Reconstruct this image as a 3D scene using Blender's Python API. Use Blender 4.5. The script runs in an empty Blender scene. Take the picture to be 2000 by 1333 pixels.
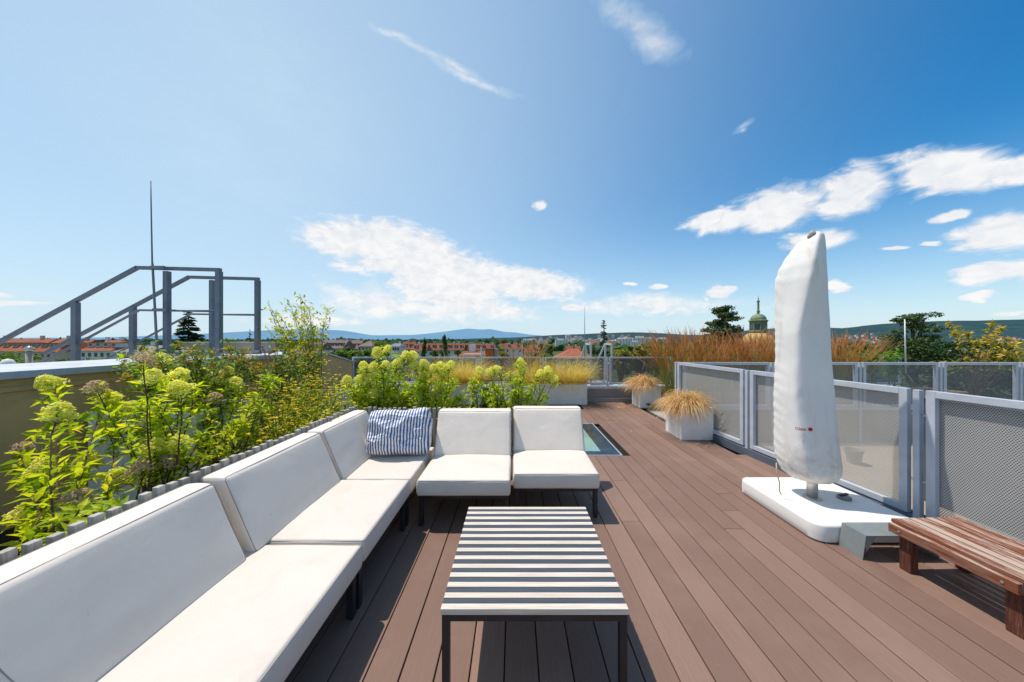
import bpy, math, random
import numpy as np
from mathutils import Vector, Matrix, noise as mnoise

rng = np.random.default_rng(7)
random.seed(7)
scene = bpy.context.scene
COL = scene.collection
PI = math.pi
R = math.radians

# ------------------------------------------------------------------ helpers
CAMH, FPX, CX, CY = 1.45, 600.0, 1005.0, 664.0
def G(px, py, h=0.0):
    """point at height h that the survey sheet lists under (px, py)"""
    Y = (CAMH - h) * FPX / (py - CY)
    return ((px - CX) / FPX * Y, Y, h)
def at(px, py, Y):
    return ((px - CX) / FPX * Y, Y, CAMH - (py - CY) / FPX * Y)

def prop(o, label=None, cat=None, group=None, kind=None):
    if label: o['label'] = label
    if cat: o['category'] = cat
    if group: o['group'] = group
    if kind: o['kind'] = kind
    return o

def thing(name, label, cat, loc=(0, 0, 0), rz=0.0, group=None):
    o = bpy.data.objects.new(name, None)
    o.empty_display_size = 0.2
    COL.objects.link(o)
    o.location = loc
    o.rotation_euler = (0, 0, rz)
    return prop(o, label, cat, group)

def children_of(o):
    return [c for c in bpy.data.objects if c.parent == o]

def dup(o, parent=None):
    c = o.copy()
    COL.objects.link(c)
    c.parent = parent
    for ch in list(o.children):
        dup(ch, c)
    return c

class MB:
    """collects geometry for ONE mesh object"""
    def __init__(s):
        s.v = []; s.f = []; s.m = []; s.n = 0
    def add(s, v, f, mi=0):
        v = np.asarray(v, dtype=float).reshape(-1, 3)
        s.v.append(v)
        for q in f:
            s.f.append(tuple(int(i) + s.n for i in q)); s.m.append(mi)
        s.n += len(v)
        return s
    def box(s, c, d, mi=0, rz=0.0, M=None):
        x, y, z = d[0] / 2, d[1] / 2, d[2] / 2
        v = np.array([(-x, -y, -z), (x, -y, -z), (x, y, -z), (-x, y, -z), (-x, -y, z), (x, -y, z), (x, y, z), (-x, y, z)])
        if rz:
            co, si = math.cos(rz), math.sin(rz)
            v = np.stack([v[:, 0] * co - v[:, 1] * si, v[:, 0] * si + v[:, 1] * co, v[:, 2]], 1)
        if M is not None:
            v = v @ np.array(M).T
        v = v + np.array(c)
        return s.add(v, [(3, 2, 1, 0), (4, 5, 6, 7), (0, 1, 5, 4), (1, 2, 6, 5), (2, 3, 7, 6), (3, 0, 4, 7)], mi)
    def bb(s, x0, x1, y0, y1, z0, z1, mi=0):
        return s.box(((x0 + x1) / 2, (y0 + y1) / 2, (z0 + z1) / 2), (x1 - x0, y1 - y0, z1 - z0), mi)
    def bar(s, p, q, w, h, mi=0, up=(0, 0, 1)):
        p = np.array(p, float); q = np.array(q, float)
        d = q - p; L = np.linalg.norm(d); d /= L
        up = np.array(up, float)
        if abs(d @ up) > .98: up = np.array((0, 1., 0))
        sx = np.cross(d, up); sx /= np.linalg.norm(sx)
        sz = np.cross(sx, d)
        M = np.stack([sx, d, sz], 1)
        return s.box((p + q) / 2, (w, L, h), mi, M=M)
    def tube(s, pts, r, seg=8, mi=0, cap=True):
        pts = np.array(pts, float); n = len(pts)
        rr = np.full(n, r) if np.isscalar(r) else np.array(r, float)
        t = np.gradient(pts, axis=0)
        t /= np.linalg.norm(t, axis=1)[:, None] + 1e-12
        ref = np.array((0, 0, 1.)) if abs(t[0][2]) < .9 else np.array((1., 0, 0))
        a = np.cross(t[0], ref); a /= np.linalg.norm(a)
        vs = []
        ang = np.linspace(0, 2 * PI, seg, endpoint=False)
        for i in range(n):
            a = a - (a @ t[i]) * t[i]; a /= np.linalg.norm(a) + 1e-12
            b = np.cross(t[i], a)
            vs.append(pts[i] + rr[i] * (np.cos(ang)[:, None] * a + np.sin(ang)[:, None] * b))
        f = []
        for i in range(n - 1):
            for k in range(seg):
                k2 = (k + 1) % seg
                f.append((i * seg + k, i * seg + k2, (i + 1) * seg + k2, (i + 1) * seg + k))
        if cap:
            f.append(tuple(range(seg - 1, -1, -1))); f.append(tuple((n - 1) * seg + k for k in range(seg)))
        return s.add(np.concatenate(vs), f, mi)
    def rings(s, rings, mi=0, cap=True):
        n = len(rings); seg = len(rings[0]); f = []
        for i in range(n - 1):
            for k in range(seg):
                k2 = (k + 1) % seg
                f.append((i * seg + k, i * seg + k2, (i + 1) * seg + k2, (i + 1) * seg + k))
        if cap:
            f.append(tuple(range(seg - 1, -1, -1))); f.append(tuple((n - 1) * seg + k for k in range(seg)))
        return s.add(np.concatenate([np.array(r) for r in rings]), f, mi)
    def lathe(s, prof, c=(0, 0, 0), seg=24, mi=0):
        ang = np.linspace(0, 2 * PI, seg, endpoint=False)
        return s.rings([np.stack([c[0] + r * np.cos(ang), c[1] + r * np.sin(ang), np.full(seg, c[2] + z)], 1) for r, z in prof], mi)
    def prism(s, poly, z0, z1, mi=0):
        n = len(poly)
        v = [(x, y, z0) for x, y in poly] + [(x, y, z1) for x, y in poly]
        f = [tuple(range(n - 1, -1, -1)), tuple(range(n, 2 * n))] + [(i, (i + 1) % n, (i + 1) % n + n, i + n) for i in range(n)]
        return s.add(v, f, mi)
    def quad(s, a, b, c, d, mi=0):
        return s.add([a, b, c, d], [(0, 1, 2, 3)], mi)
    def rounded(s, c, d, r, n=8, fn=None, mi=0, M=None):
        """soft box: centre c, size d, edge radius r; fn(p, u) may move a local point"""
        h = np.array(d) / 2
        def axis(k):
            inner = np.linspace(-(h[k] - r), h[k] - r, n)
            e = np.array([1, .8, .55, .28]) * r
            return np.concatenate([-(h[k] - r) - e, inner, (h[k] - r) + e[::-1]])
        ax = [axis(k) for k in range(3)]
        V = []; F = []; off = 0; idx = {}
        def vid(p):
            key = tuple(np.round(p, 6))
            if key not in idx:
                idx[key] = len(V); V.append(p)
            return idx[key]
        for k in range(3):
            i, j = (k + 1) % 3, (k + 2) % 3
            for sg in (-1, 1):
                for a in range(len(ax[i]) - 1):
                    for b in range(len(ax[j]) - 1):
                        q = []
                        for (aa, bb_) in ((a, b), (a + 1, b), (a + 1, b + 1), (a, b + 1)):
                            p = np.zeros(3); p[k] = sg * h[k]; p[i] = ax[i][aa]; p[j] = ax[j][bb_]
                            q.append(vid(p))
                        F.append(tuple(q if sg > 0 else q[::-1]))
        V = np.array(V)
        U = V / h
        inn = np.clip(V, -(h - r), h - r)
        dd = V - inn
        V = inn + dd * (r / np.maximum(np.linalg.norm(dd, axis=1), 1e-9))[:, None]
        if fn is not None:
            V = np.array([fn(p, u) for p, u in zip(V, U)])
        if M is not None: V = V @ np.array(M).T
        return s.add(V + np.array(c), F, mi)
    def build(s, name, mats, parent=None, smooth=False, bevel=0.0, seg=2, label=None, auto=None):
        me = bpy.data.meshes.new(name)
        v = np.concatenate(s.v) if s.v else np.zeros((0, 3))
        me.from_pydata(v.tolist(), [], s.f)
        if not isinstance(mats, (list, tuple)): mats = [mats]
        for m in mats: me.materials.append(m)
        if len(mats) > 1: me.polygons.foreach_set('material_index', s.m)
        if smooth: me.polygons.foreach_set('use_smooth', [True] * len(me.polygons))
        me.update()
        o = bpy.data.objects.new(name, me)
        COL.objects.link(o)
        o.parent = parent
        if bevel:
            b = o.modifiers.new('edge', 'BEVEL'); b.width = bevel; b.segments = seg; b.limit_method = 'ANGLE'; b.angle_limit = R(40)
        if label: o['label'] = label
        return o

# ------------------------------------------------- vectorised leaves / blades
def unit(a):
    return a / (np.linalg.norm(a, axis=-1, keepdims=True) + 1e-12)
def rand_dir(n, g=rng):
    return unit(g.normal(size=(n, 3)))
def leaves(mb, P, D, N, L, W, fold=.18, droop=.15, mi=0):
    """folded pointed leaves: base P, direction D, face normal N"""
    P = np.asarray(P, float); n = len(P)
    if n == 0: return
    D = unit(np.asarray(D, float)); N = np.asarray(N, float)
    N = unit(N - (N * D).sum(1, keepdims=True) * D)
    S = np.cross(D, N)
    L = np.broadcast_to(L, (n,))[:, None]; W = np.broadcast_to(W, (n,))[:, None]
    c1 = P + D * L * .42
    tip = P + D * L - N * L * droop
    l1 = c1 + S * W * .5 + N * W * fold
    r1 = c1 - S * W * .5 + N * W * fold
    V = np.stack([P, c1, tip, l1, r1], 1).reshape(-1, 3)
    base = (np.arange(n) * 5)[:, None]
    F = np.concatenate([base + np.array(q) for q in ((0, 4, 1), (0, 1, 3), (1, 4, 2), (1, 2, 3))])
    mb.add(V, F.tolist(), mi)
def quads(mb, P, N, S, mi=0, g=rng, asp=1.0):
    """small leaf-sized faces centred on P facing N, size S"""
    P = np.asarray(P, float); n = len(P)
    N = unit(np.asarray(N, float))
    t = unit(np.cross(N, rand_dir(n, g))); b = np.cross(N, t)
    S = np.broadcast_to(S, (n,))[:, None] * .5
    V = np.stack([P - t * S * asp, P - b * S * .7, P + t * S * asp, P + b * S * .7], 1).reshape(-1, 3)
    F = (np.arange(n) * 4)[:, None] + np.arange(4)
    mb.add(V, F.tolist(), mi)
def blades(mb, P, D, L, W, bend, k=5, g=rng, mi=0, twist=None):
    """grass blades: base P, start direction D, length L; bend = how far each arches over"""
    P = np.asarray(P, float); n = len(P)
    D = unit(np.asarray(D, float))
    H = D * np.array((1, 1, 0)); hn = np.linalg.norm(H, axis=1, keepdims=True)
    az = g.uniform(0, 2 * PI, n)
    H = np.where(hn > .05, H / np.maximum(hn, 1e-6), np.stack([np.cos(az), np.sin(az), az * 0], 1))
    side = np.cross(H, (0, 0, 1.)) if twist is None else twist
    side = unit(side + .5 * rand_dir(n, g))
    L = np.broadcast_to(L, (n,)); bend = np.broadcast_to(bend, (n,)); W = np.broadcast_to(W, (n,))
    pts = [P]; d = D.copy()
    for i in range(k):
        d = unit(d + (H * .35 + np.array((0, 0, -1.)) * .65) * (bend * (i + 1) / k / k * 2)[:, None])
        pts.append(pts[-1] + d * (L / k)[:, None])
    V = []
    for i in range(k):
        w = (W * .5 * (1 - .75 * (i / k)))[:, None]
        V += [pts[i] - side * w, pts[i] + side * w]
    V.append(pts[k])
    m = 2 * k + 1
    V = np.stack(V, 1).reshape(-1, 3)
    base = (np.arange(n) * m)[:, None]
    F = []
    for i in range(k - 1):
        F += (base + np.array((2 * i, 2 * i + 1, 2 * i + 3, 2 * i + 2))).tolist()
    F += (base + np.array((2 * k - 2, 2 * k - 1, 2 * k))).tolist()
    mb.add(V, F, mi)
    return pts[k], d
# ------------------------------------------------------------------ materials
class NT:
    def __init__(s, nt):
        s.nt = nt
    def n(s, t, **kw):
        x = s.nt.nodes.new(t)
        ins = kw.pop('ins', {})
        for k, v in kw.items(): setattr(x, k, v)
        for k, v in ins.items():
            if isinstance(v, bpy.types.NodeSocket): s.nt.links.new(v, x.inputs[k])
            else: x.inputs[k].default_value = v
        return x
    def math(s, op, a, b=None, c=None, clamp=False):
        ins = {0: a}
        if b is not None: ins[1] = b
        if c is not None: ins[2] = c
        x = s.n('ShaderNodeMath', operation=op, ins=ins); x.use_clamp = clamp
        return x.outputs[0]
    def mix(s, fac, a, b, mode='MIX'):
        x = s.n('ShaderNodeMix', data_type='RGBA', blend_type=mode)
        for i, v in ((0, fac), (6, a), (7, b)):
            if isinstance(v, bpy.types.NodeSocket): s.nt.links.new(v, x.inputs[i])
            else: x.inputs[i].default_value = v if i == 0 else (tuple(v) + (1,))[:4]
        return x.outputs[2]
    def noise(s, vec, scale, detail=4, rough=.55, dist=0.0):
        x = s.n('ShaderNodeTexNoise', ins={'Vector': vec, 'Scale': scale, 'Detail': detail, 'Roughness': rough, 'Distortion': dist})
        return x.outputs['Fac']
    def scalev(s, vec, sc):
        return s.n('ShaderNodeMapping', ins={'Vector': vec, 'Scale': sc}).outputs[0]
    def ramp(s, fac, stops):
        x = s.n('ShaderNodeValToRGB', ins={0: fac})
        e = x.color_ramp.elements
        while len(e) < len(stops): e.new(.5)
        for i, (p, c) in enumerate(stops):
            e[i].position = p; e[i].color = (tuple(c) + (1,))[:4]
        return x.outputs[0]
    def rng(s, v, a, b, c, d):
        return s.n('ShaderNodeMapRange', ins={0: v, 1: a, 2: b, 3: c, 4: d}).outputs[0]

def newmat(name):
    m = bpy.data.materials.new(name); m.use_nodes = True
    nt = m.node_tree; nt.nodes.clear()
    h = NT(nt)
    out = h.n('ShaderNodeOutputMaterial')
    return m, h, out
def bsdf(h, out, color, rough=.6, spec=.4, metal=0.0, bump=None, bstr=.3, bdist=.01, **kw):
    p = h.n('ShaderNodeBsdfPrincipled')
    for k, v in (('Base Color', color), ('Roughness', rough), ('Specular IOR Level', spec), ('Metallic', metal)):
        if isinstance(v, bpy.types.NodeSocket): h.nt.links.new(v, p.inputs[k])
        elif k == 'Base Color': p.inputs[k].default_value = (tuple(v) + (1,))[:4]
        else: p.inputs[k].default_value = v
    for k, v in kw.items(): p.inputs[k].default_value = v
    if bump is not None:
        b = h.n('ShaderNodeBump', ins={'Height': bump, 'Strength': bstr, 'Distance': bdist})
        h.nt.links.new(b.outputs[0], p.inputs['Normal'])
    h.nt.links.new(p.outputs[0], out.inputs[0])
    return p
def co(h, kind='Object'):
    return h.n('ShaderNodeTexCoord').outputs[kind]
def wpos(h):
    return h.n('ShaderNodeNewGeometry').outputs['Position']
def island(h):
    return h.n('ShaderNodeNewGeometry').outputs['Random Per Island']

def plain(name, c, rough=.6, spec=.4, metal=0.0, var=.12, scale=6.0, bstr=.08, bscale=60.0, dirt=None, world=False):
    """surface with broad tonal drift, fine grain and light unevenness"""
    m, h, out = newmat(name)
    v = wpos(h) if world else co(h)
    n1 = h.noise(v, scale, 5, .6)
    lo = tuple(x * (1 - var) for x in c); hi = tuple(min(1, x * (1 + var)) for x in c)
    col = h.ramp(n1, [(.3, lo), (.7, hi)])
    if dirt:
        n2 = h.noise(v, scale * .45, 6, .7, .4)
        col = h.mix(h.rng(n2, dirt[1], dirt[1] + .18, 0, dirt[2]), col, dirt[0])
    rg = h.rng(h.noise(v, scale * 3, 4), .3, .7, max(.02, rough - .1), min(1, rough + .1))
    bsdf(h, out, col, rg, spec, metal, h.noise(v, bscale, 4), bstr, .004)
    return m

def leafmat(name, stops, trans=.45, rough=.5, spec=.35, tcol=1.25, per_object=False):
    m, h, out = newmat(name)
    f = island(h)
    if per_object:
        oi = h.n('ShaderNodeObjectInfo').outputs['Random']
        f = h.math('ADD', h.math('MULTIPLY', f, .6), h.math('MULTIPLY', oi, .4))
    col = h.ramp(f, stops)
    p = bsdf(h, out, col, rough, spec)
    t = h.n('ShaderNodeBsdfTranslucent', ins={'Color': h.mix(1.0, col, (tcol, tcol * 1.02, tcol * .7), 'MULTIPLY')})
    mx = h.n('ShaderNodeMixShader', ins={0: trans})
    h.nt.links.new(p.outputs[0], mx.inputs[1]); h.nt.links.new(t.outputs[0], mx.inputs[2])
    h.nt.links.new(mx.outputs[0], out.inputs[0])
    return m

M = {}
# composite decking: each board its own shade, fine ribs along the board
def deck_mat():
    m, h, out = newmat('composite_board')
    v = wpos(h)
    r = island(h)
    grain = h.noise(h.scalev(v, (60, 1.4, 1)), 3, 6, .65)
    blot = h.noise(v, 1.3, 5, .65)
    base = h.ramp(r, [(0, (.185, .112, .084)), (.5, (.225, .138, .105)), (1, (.27, .170, .131))])
    col = h.mix(h.rng(grain, .3, .75, 0, .55), base, (.145, .080, .058))
    col = h.mix(h.rng(blot, .48, .75, 0, .42), col, (.29, .195, .148))
    dust = h.noise(v, 14, 6, .75)
    col = h.mix(h.rng(dust, .6, .8, 0, .25), col, (.33, .255, .205))
    x = h.n('ShaderNodeSeparateXYZ', ins={0: v}).outputs[0]
    rib = h.math('SINE', h.math('MULTIPLY', x, 2 * PI / .0062))
    bump = h.math('ADD', h.math('MULTIPLY', rib, .35), h.math('MULTIPLY', grain, 1.4))
    bsdf(h, out, col, h.rng(blot, .3, .7, .5, .68), .35, 0, bump, .35, .0015)
    return m
M['deck'] = deck_mat()
M['underdeck'] = plain('underdeck', (.012, .011, .011), .9)

def cushion_mat(name, c, stain, amt=.6):
    m, h, out = newmat(name)
    v = co(h)
    n1 = h.noise(v, 2.6, 6, .62, .3)
    col = h.ramp(n1, [(.3, tuple(x * .93 for x in c)), (.65, c)])
    col = h.mix(h.rng(h.noise(v, 4.0, 7, .74, .8), .52, .74, 0, amt), col, stain)
    sp = h.noise(v, 55, 3, .5)
    col = h.mix(h.rng(sp, .72, .78, 0, .35), col, (.3, .27, .24))
    weave = h.math('MULTIPLY', h.math('SINE', h.math('MULTIPLY', h.n('ShaderNodeSeparateXYZ', ins={0: v}).outputs[0], 2800)),
                   h.math('SINE', h.math('MULTIPLY', h.n('ShaderNodeSeparateXYZ', ins={0: v}).outputs[1], 2800)))
    wr = h.noise(h.scalev(v, (1, 1, 1)), 7, 4, .5, .5)
    bump = h.math('ADD', h.math('MULTIPLY', weave, .04), h.math('MULTIPLY', wr, 1.0))
    bsdf(h, out, col, .62, .25, 0, bump, .38, .016)
    return m
M['cushion'] = cushion_mat('outdoor_vinyl_fabric', (.69, .62, .55), (.56, .47, .38), .45)
M['cushion_back'] = cushion_mat('outdoor_vinyl_fabric_back', (.80, .71, .625), (.64, .56, .48), .28)
M['piping'] = plain('piping', (.36, .31, .26), .7)
M['seam'] = plain('scuff', (.24, .23, .22), .8)
M['black'] = plain('black_powder_coat', (.016, .017, .02), .42, .45, 0, .3, 20, .05, 200)

def slat_mat(name, lo, hi, worn=None):
    m, h, out = newmat(name)
    v = co(h)
    r = island(h)
    off = h.n('ShaderNodeVectorMath', operation='ADD', ins={0: v, 1: (0, 0, 0)})
    h.nt.links.new(h.n('ShaderNodeCombineXYZ', ins={0: h.math('MULTIPLY', r, 37.0), 2: h.math('MULTIPLY', r, 11.0)}).outputs[0], off.inputs[1])
    g = h.noise(h.scalev(off.outputs[0], (2.2, 55, 30)), 2.2, 7, .68, .35)
    base = h.ramp(g, [(.28, lo), (.68, hi)])
    col = h.mix(h.math('MULTIPLY', r, .25), base, lo)
    if worn:
        w = h.noise(off.outputs[0], 4.5, 7, .75, .6)
        w2 = h.math('ADD', h.math('MULTIPLY', w, .65), h.math('MULTIPLY', g, .35))
        col = h.mix(h.rng(w2, .47, .56, 0, .85), col, worn)
    bsdf(h, out, col, .65, .3, 0, g, .4, .003)
    return m
M['slat_pale'] = slat_mat('whitewashed_teak', (.46, .38, .31), (.72, .65, .57))
M['slat_dark'] = slat_mat('slate_painted_slat', (.038, .046, .06), (.075, .09, .115))
M['bench'] = slat_mat('weathered_red_stain', (.085, .026, .016), (.20, .068, .042), (.42, .34, .29))
M['bench_leg'] = slat_mat('red_stained_post', (.05, .018, .013), (.15, .05, .033), (.27, .15, .11))

M['rail'] = plain('galvanised_blue_grey', (.47, .505, .565), .42, .5, .1, .10, 9, .04, 150, dirt=((.30, .33, .37), .62, .5))
M['rail_dark'] = plain('channel_blue_grey', (.11, .135, .18), .5, .4, .2, .15, 6)
M['stairsteel'] = plain('stair_steel', (.15, .175, .215), .45, .5, .3, .15, 9, .05, 120)
M['bolt'] = plain('bolt', (.55, .55, .56), .3, .5, .9)
M['pole'] = plain('brushed_pole', (.52, .50, .47), .35, .5, .7, .15, 12)

def perf_mat(name, c, pitch, rad, axis=0):
    """perforated sheet: staggered round holes through the steel"""
    m, h, out = newmat(name)
    v = co(h)
    s = h.n('ShaderNodeSeparateXYZ', ins={0: v})
    u = h.math('DIVIDE', s.outputs[axis], pitch)
    w = h.math('DIVIDE', s.outputs[2], pitch * 1.732)
    def d(off):
        a = h.math('SUBTRACT', h.math('FRACT', h.math('ADD', u, off + 500)), .5)
        b = h.math('MULTIPLY', h.math('SUBTRACT', h.math('FRACT', h.math('ADD', w, off + 500)), .5), 1.732)
        return h.math('SQRT', h.math('ADD', h.math('MULTIPLY', a, a), h.math('MULTIPLY', b, b)))
    hole = h.math('LESS_THAN', h.math('MINIMUM', d(0.0), d(.5)), rad / pitch)
    n1 = h.noise(v, 2.5, 4)
    col = h.ramp(n1, [(.3, tuple(x * .88 for x in c)), (.7, c)])
    p = bsdf(h, out, col, .5, .4, .15)
    t = h.n('ShaderNodeBsdfTransparent')
    mx = h.n('ShaderNodeMixShader', ins={0: hole})
    h.nt.links.new(p.outputs[0], mx.inputs[1]); h.nt.links.new(t.outputs[0], mx.inputs[2])
    h.nt.links.new(mx.outputs[0], out.inputs[0])
    return m
M['perf'] = perf_mat('perforated_sheet', (.47, .465, .455), .0125, .0040)
M['perf_dark'] = perf_mat('perforated_sheet_shaded', (.20, .215, .23), .0150, .0052)  # darker copy of the sheet, shade of the sunless side put into its colour
M['planter'] = plain('white_fibre_cement', (.74, .74, .735), .7, .3, 0, .05, 4, .12, 40, dirt=((.44, .42, .385), .54, .7))
M['planter_tan'] = plain('tan_planter', (.42, .31, .20), .75, .3, 0, .08, 4, .12, 40)
M['soil'] = plain('soil', (.045, .032, .022), .95, .1, 0, .5, 30, .9, 60)
M['stucco'] = plain('ochre_stucco', (.62, .42, .19), .9, .15, 0, .10, 3, .35, 90, dirt=((.29, .20, .095), .58, .6))
M['coping'] = plain('zinc_coping', (.50, .52, .55), .45, .45, .25, .12, 2.2, .05, 40, dirt=((.40, .42, .44), .56, .5))
M['roofgrey'] = plain('roof_membrane', (.36, .35, .335), .85, .2, 0, .15, 1.5, .2, 50)
M['concrete'] = plain('concrete', (.33, .30, .265), .9, .2, 0, .14, 5, .3, 60)
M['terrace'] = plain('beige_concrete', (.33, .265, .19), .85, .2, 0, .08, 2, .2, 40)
M['clad'] = plain('dark_shade_standin', (.055, .06, .068), .7, .3, 0, .2, 2)  # dark colour standing in for shade behind the near mesh
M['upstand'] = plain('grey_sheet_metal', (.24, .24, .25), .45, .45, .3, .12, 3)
M['picket'] = slat_mat('grey_weathered_batten', (.20, .18, .155), (.42, .385, .345))
M['slab'] = plain('white_slab', (.72, .70, .665), .55, .35, 0, .03, 3, .05, 30, dirt=((.60, .56, .50), .66, .4))
M['bracket'] = plain('grey_sheet', (.22, .245, .25), .5, .4, .2, .1, 8, dirt=((.34, .35, .34), .6, .5))

def cover_mat():
    m, h, out = newmat('parasol_cover')
    v = co(h)
    n1 = h.noise(v, 3, 5, .6)
    col = h.ramp(n1, [(.3, (.74, .72, .70)), (.65, (.82, .795, .765))])
    st = h.noise(h.scalev(v, (9, 9, .9)), 1.0, 5, .6)
    col = h.mix(h.rng(st, .57, .70, 0, .55), col, (.62, .49, .32))
    st2 = h.noise(v, 8, 6, .7, 1.0)
    z = h.n('ShaderNodeSeparateXYZ', ins={0: v}).outputs[2]
    low = h.rng(z, .25, .75, 1, 0)
    col = h.mix(h.math('MULTIPLY', h.rng(st2, .46, .66, 0, .7), low), col, (.44, .38, .31))
    wr = h.noise(h.scalev(v, (6, 6, 4)), 1.6, 5, .55, 1.5)
    p = bsdf(h, out, col, .75, .2, 0, wr, .2, .01)
    t = h.n('ShaderNodeBsdfTranslucent', ins={'Color': h.mix(1.0, col, (.9, .88, .85), 'MULTIPLY')})
    mx = h.n('ShaderNodeMixShader', ins={0: .05})
    h.nt.links.new(p.outputs[0], mx.inputs[1]); h.nt.links.new(t.outputs[0], mx.inputs[2])
    h.nt.links.new(mx.outputs[0], out.inputs[0])
    return m
M['cover'] = cover_mat()
M['capcloth'] = plain('cap_cloth', (.47, .41, .34), .8, .2, 0, .5, 30, .5, 40)
M['red_print'] = plain('red_print', (.36, .035, .04), .7)
M['cord'] = plain('cord', (.48, .36, .24), .8)

def pillow_mat():
    m, h, out = newmat('striped_cotton')
    v = co(h)
    s = h.n('ShaderNodeSeparateXYZ', ins={0: v})
    wob = h.math('MULTIPLY', h.math('SUBTRACT', h.noise(v, 5, 3), .5), .035)
    x = h.math('ADD', s.outputs[0], wob)
    st = h.math('SINE', h.math('MULTIPLY', x, 2 * PI / .0262))
    f = h.rng(st, -.15, .15, 0, 1)
    col = h.mix(f, (.80, .79, .78), (.055, .10, .27))
    wr = h.noise(h.scalev(v, (2, 5, 5)), 2.2, 4, .5, 1.2)
    bsdf(h, out, col, .6, .3, 0, wr, 1.0, .05)
    return m
M['pillow'] = pillow_mat()

def glass_mat():
    m, h, out = newmat('skylight_glass')
    v = co(h)
    col = h.ramp(h.noise(v, 2, 5), [(.3, (.14, .29, .275)), (.7, (.21, .36, .335))])
    bsdf(h, out, col, .08, .5, 0, h.noise(v, 1.5, 2), .02, .01)
    return m
M['skyglass'] = glass_mat()
M['skyborder'] = plain('enamelled_border', (.018, .026, .034), .16, .5, 0, .7, 5, .03, 40, dirt=((.09, .10, .11), .54, .7))

# foliage: dark to light shades spread leaf by leaf
M['hyd_leaf'] = leafmat('hydrangea_leaf', [(0, (.13, .24, .010)), (.3, (.33, .46, .014)), (.65, (.56, .63, .018)), (1, (.74, .70, .03))], .55)
M['hyd_flower'] = leafmat('hydrangea_floret', [(0, (.86, .82, .09)), (.5, (.94, .91, .24)), (1, (.97, .95, .66))], .66, .6, .2, 1.0)
M['hyd_dry'] = leafmat('dried_floret', [(0, (.56, .37, .26)), (.5, (.78, .60, .48)), (1, (.90, .80, .70))], .62, .7, .1, 1.0)
M['hyd_stem'] = plain('woody_stem', (.11, .062, .036), .8, .2, 0, .35, 30)
M['green_stem'] = leafmat('green_stem', [(0, (.05, .12, .015)), (1, (.14, .22, .02))], .25)
M['meadow'] = leafmat('meadow_leaf', [(0, (.18, .28, .012)), (.4, (.42, .50, .016)), (.8, (.62, .58, .03)), (1, (.62, .44, .06))], .52)
M['yellow'] = leafmat('yellow_ray', [(0, (.80, .52, .01)), (1, (.90, .74, .03))], .35, .6, .2, 1.0)
M['dry_grass'] = leafmat('dry_brown_grass', [(0, (.17, .085, .03)), (.6, (.34, .19, .07)), (1, (.48, .32, .13))], .35, .6, .2)
M['straw'] = leafmat('straw_blade', [(0, (.44, .24, .085)), (.5, (.70, .45, .20)), (1, (.84, .64, .36))], .35, .5, .3)
M['stipa'] = leafmat('feather_grass', [(0, (.56, .40, .07)), (.5, (.72, .55, .14)), (1, (.84, .72, .34))], .5, .5, .3)
M['stipa_green'] = leafmat('feather_grass_base', [(0, (.26, .25, .02)), (1, (.55, .46, .06))], .5, .5, .3)
M['reed_low'] = leafmat('reed_stalk', [(0, (.13, .18, .02)), (.55, (.28, .29, .035)), (.85, (.42, .33, .06)), (1, (.52, .30, .08))], .4)
M['reed_top'] = leafmat('reed_plume', [(0, (.34, .12, .04)), (.6, (.48, .19, .07)), (1, (.56, .28, .11))], .4)
M['plume'] = leafmat('red_brown_plume', [(0, (.20, .09, .05)), (1, (.42, .22, .14))], .35)
M['shrub_leaf'] = leafmat('yellow_green_leaf', [(0, (.25, .32, .015)), (.5, (.52, .54, .02)), (1, (.74, .66, .06))], .5)
M['photinia'] = leafmat('yellow_orange_leaf', [(0, (.12, .15, .02)), (.4, (.42, .36, .03)), (.8, (.70, .50, .09)), (1, (.80, .52, .20))], .45)
M['fresh'] = leafmat('fresh_green_leaf', [(0, (.09, .22, .012)), (1, (.20, .36, .02))], .5)
M['spurge'] = leafmat('spurge_leaf', [(0, (.08, .15, .02)), (.6, (.20, .28, .04)), (1, (.40, .44, .07))], .35)
M['spurge_tip'] = leafmat('orange_yellow_bract', [(0, (.45, .25, .02)), (1, (.62, .42, .06))], .4)
M['tree_a'] = leafmat('broadleaf_mid', [(0, (.025, .06, .008)), (.6, (.065, .125, .014)), (1, (.13, .20, .02))], .35)
M['tree_b'] = leafmat('broadleaf_light', [(0, (.07, .14, .010)), (.6, (.16, .26, .018)), (1, (.28, .36, .025))], .4)
M['tree_c'] = leafmat('broadleaf_olive', [(0, (.07, .085, .008)), (.5, (.20, .20, .015)), (1, (.38, .33, .03))], .4)
M['conifer'] = leafmat('conifer_needles', [(0, (.012, .03, .010)), (.6, (.025, .055, .018)), (1, (.055, .085, .025))], .15)
M['pine'] = leafmat('pine_needles', [(0, (.018, .042, .010)), (.6, (.048, .09, .018)), (1, (.11, .16, .03))], .15)
M['bark'] = plain('bark', (.075, .052, .038), .9, .1, 0, .4, 8, .6, 20)
M['weed'] = leafmat('dark_weed_leaf', [(0, (.015, .05, .012)), (1, (.04, .10, .02))], .3)

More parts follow.
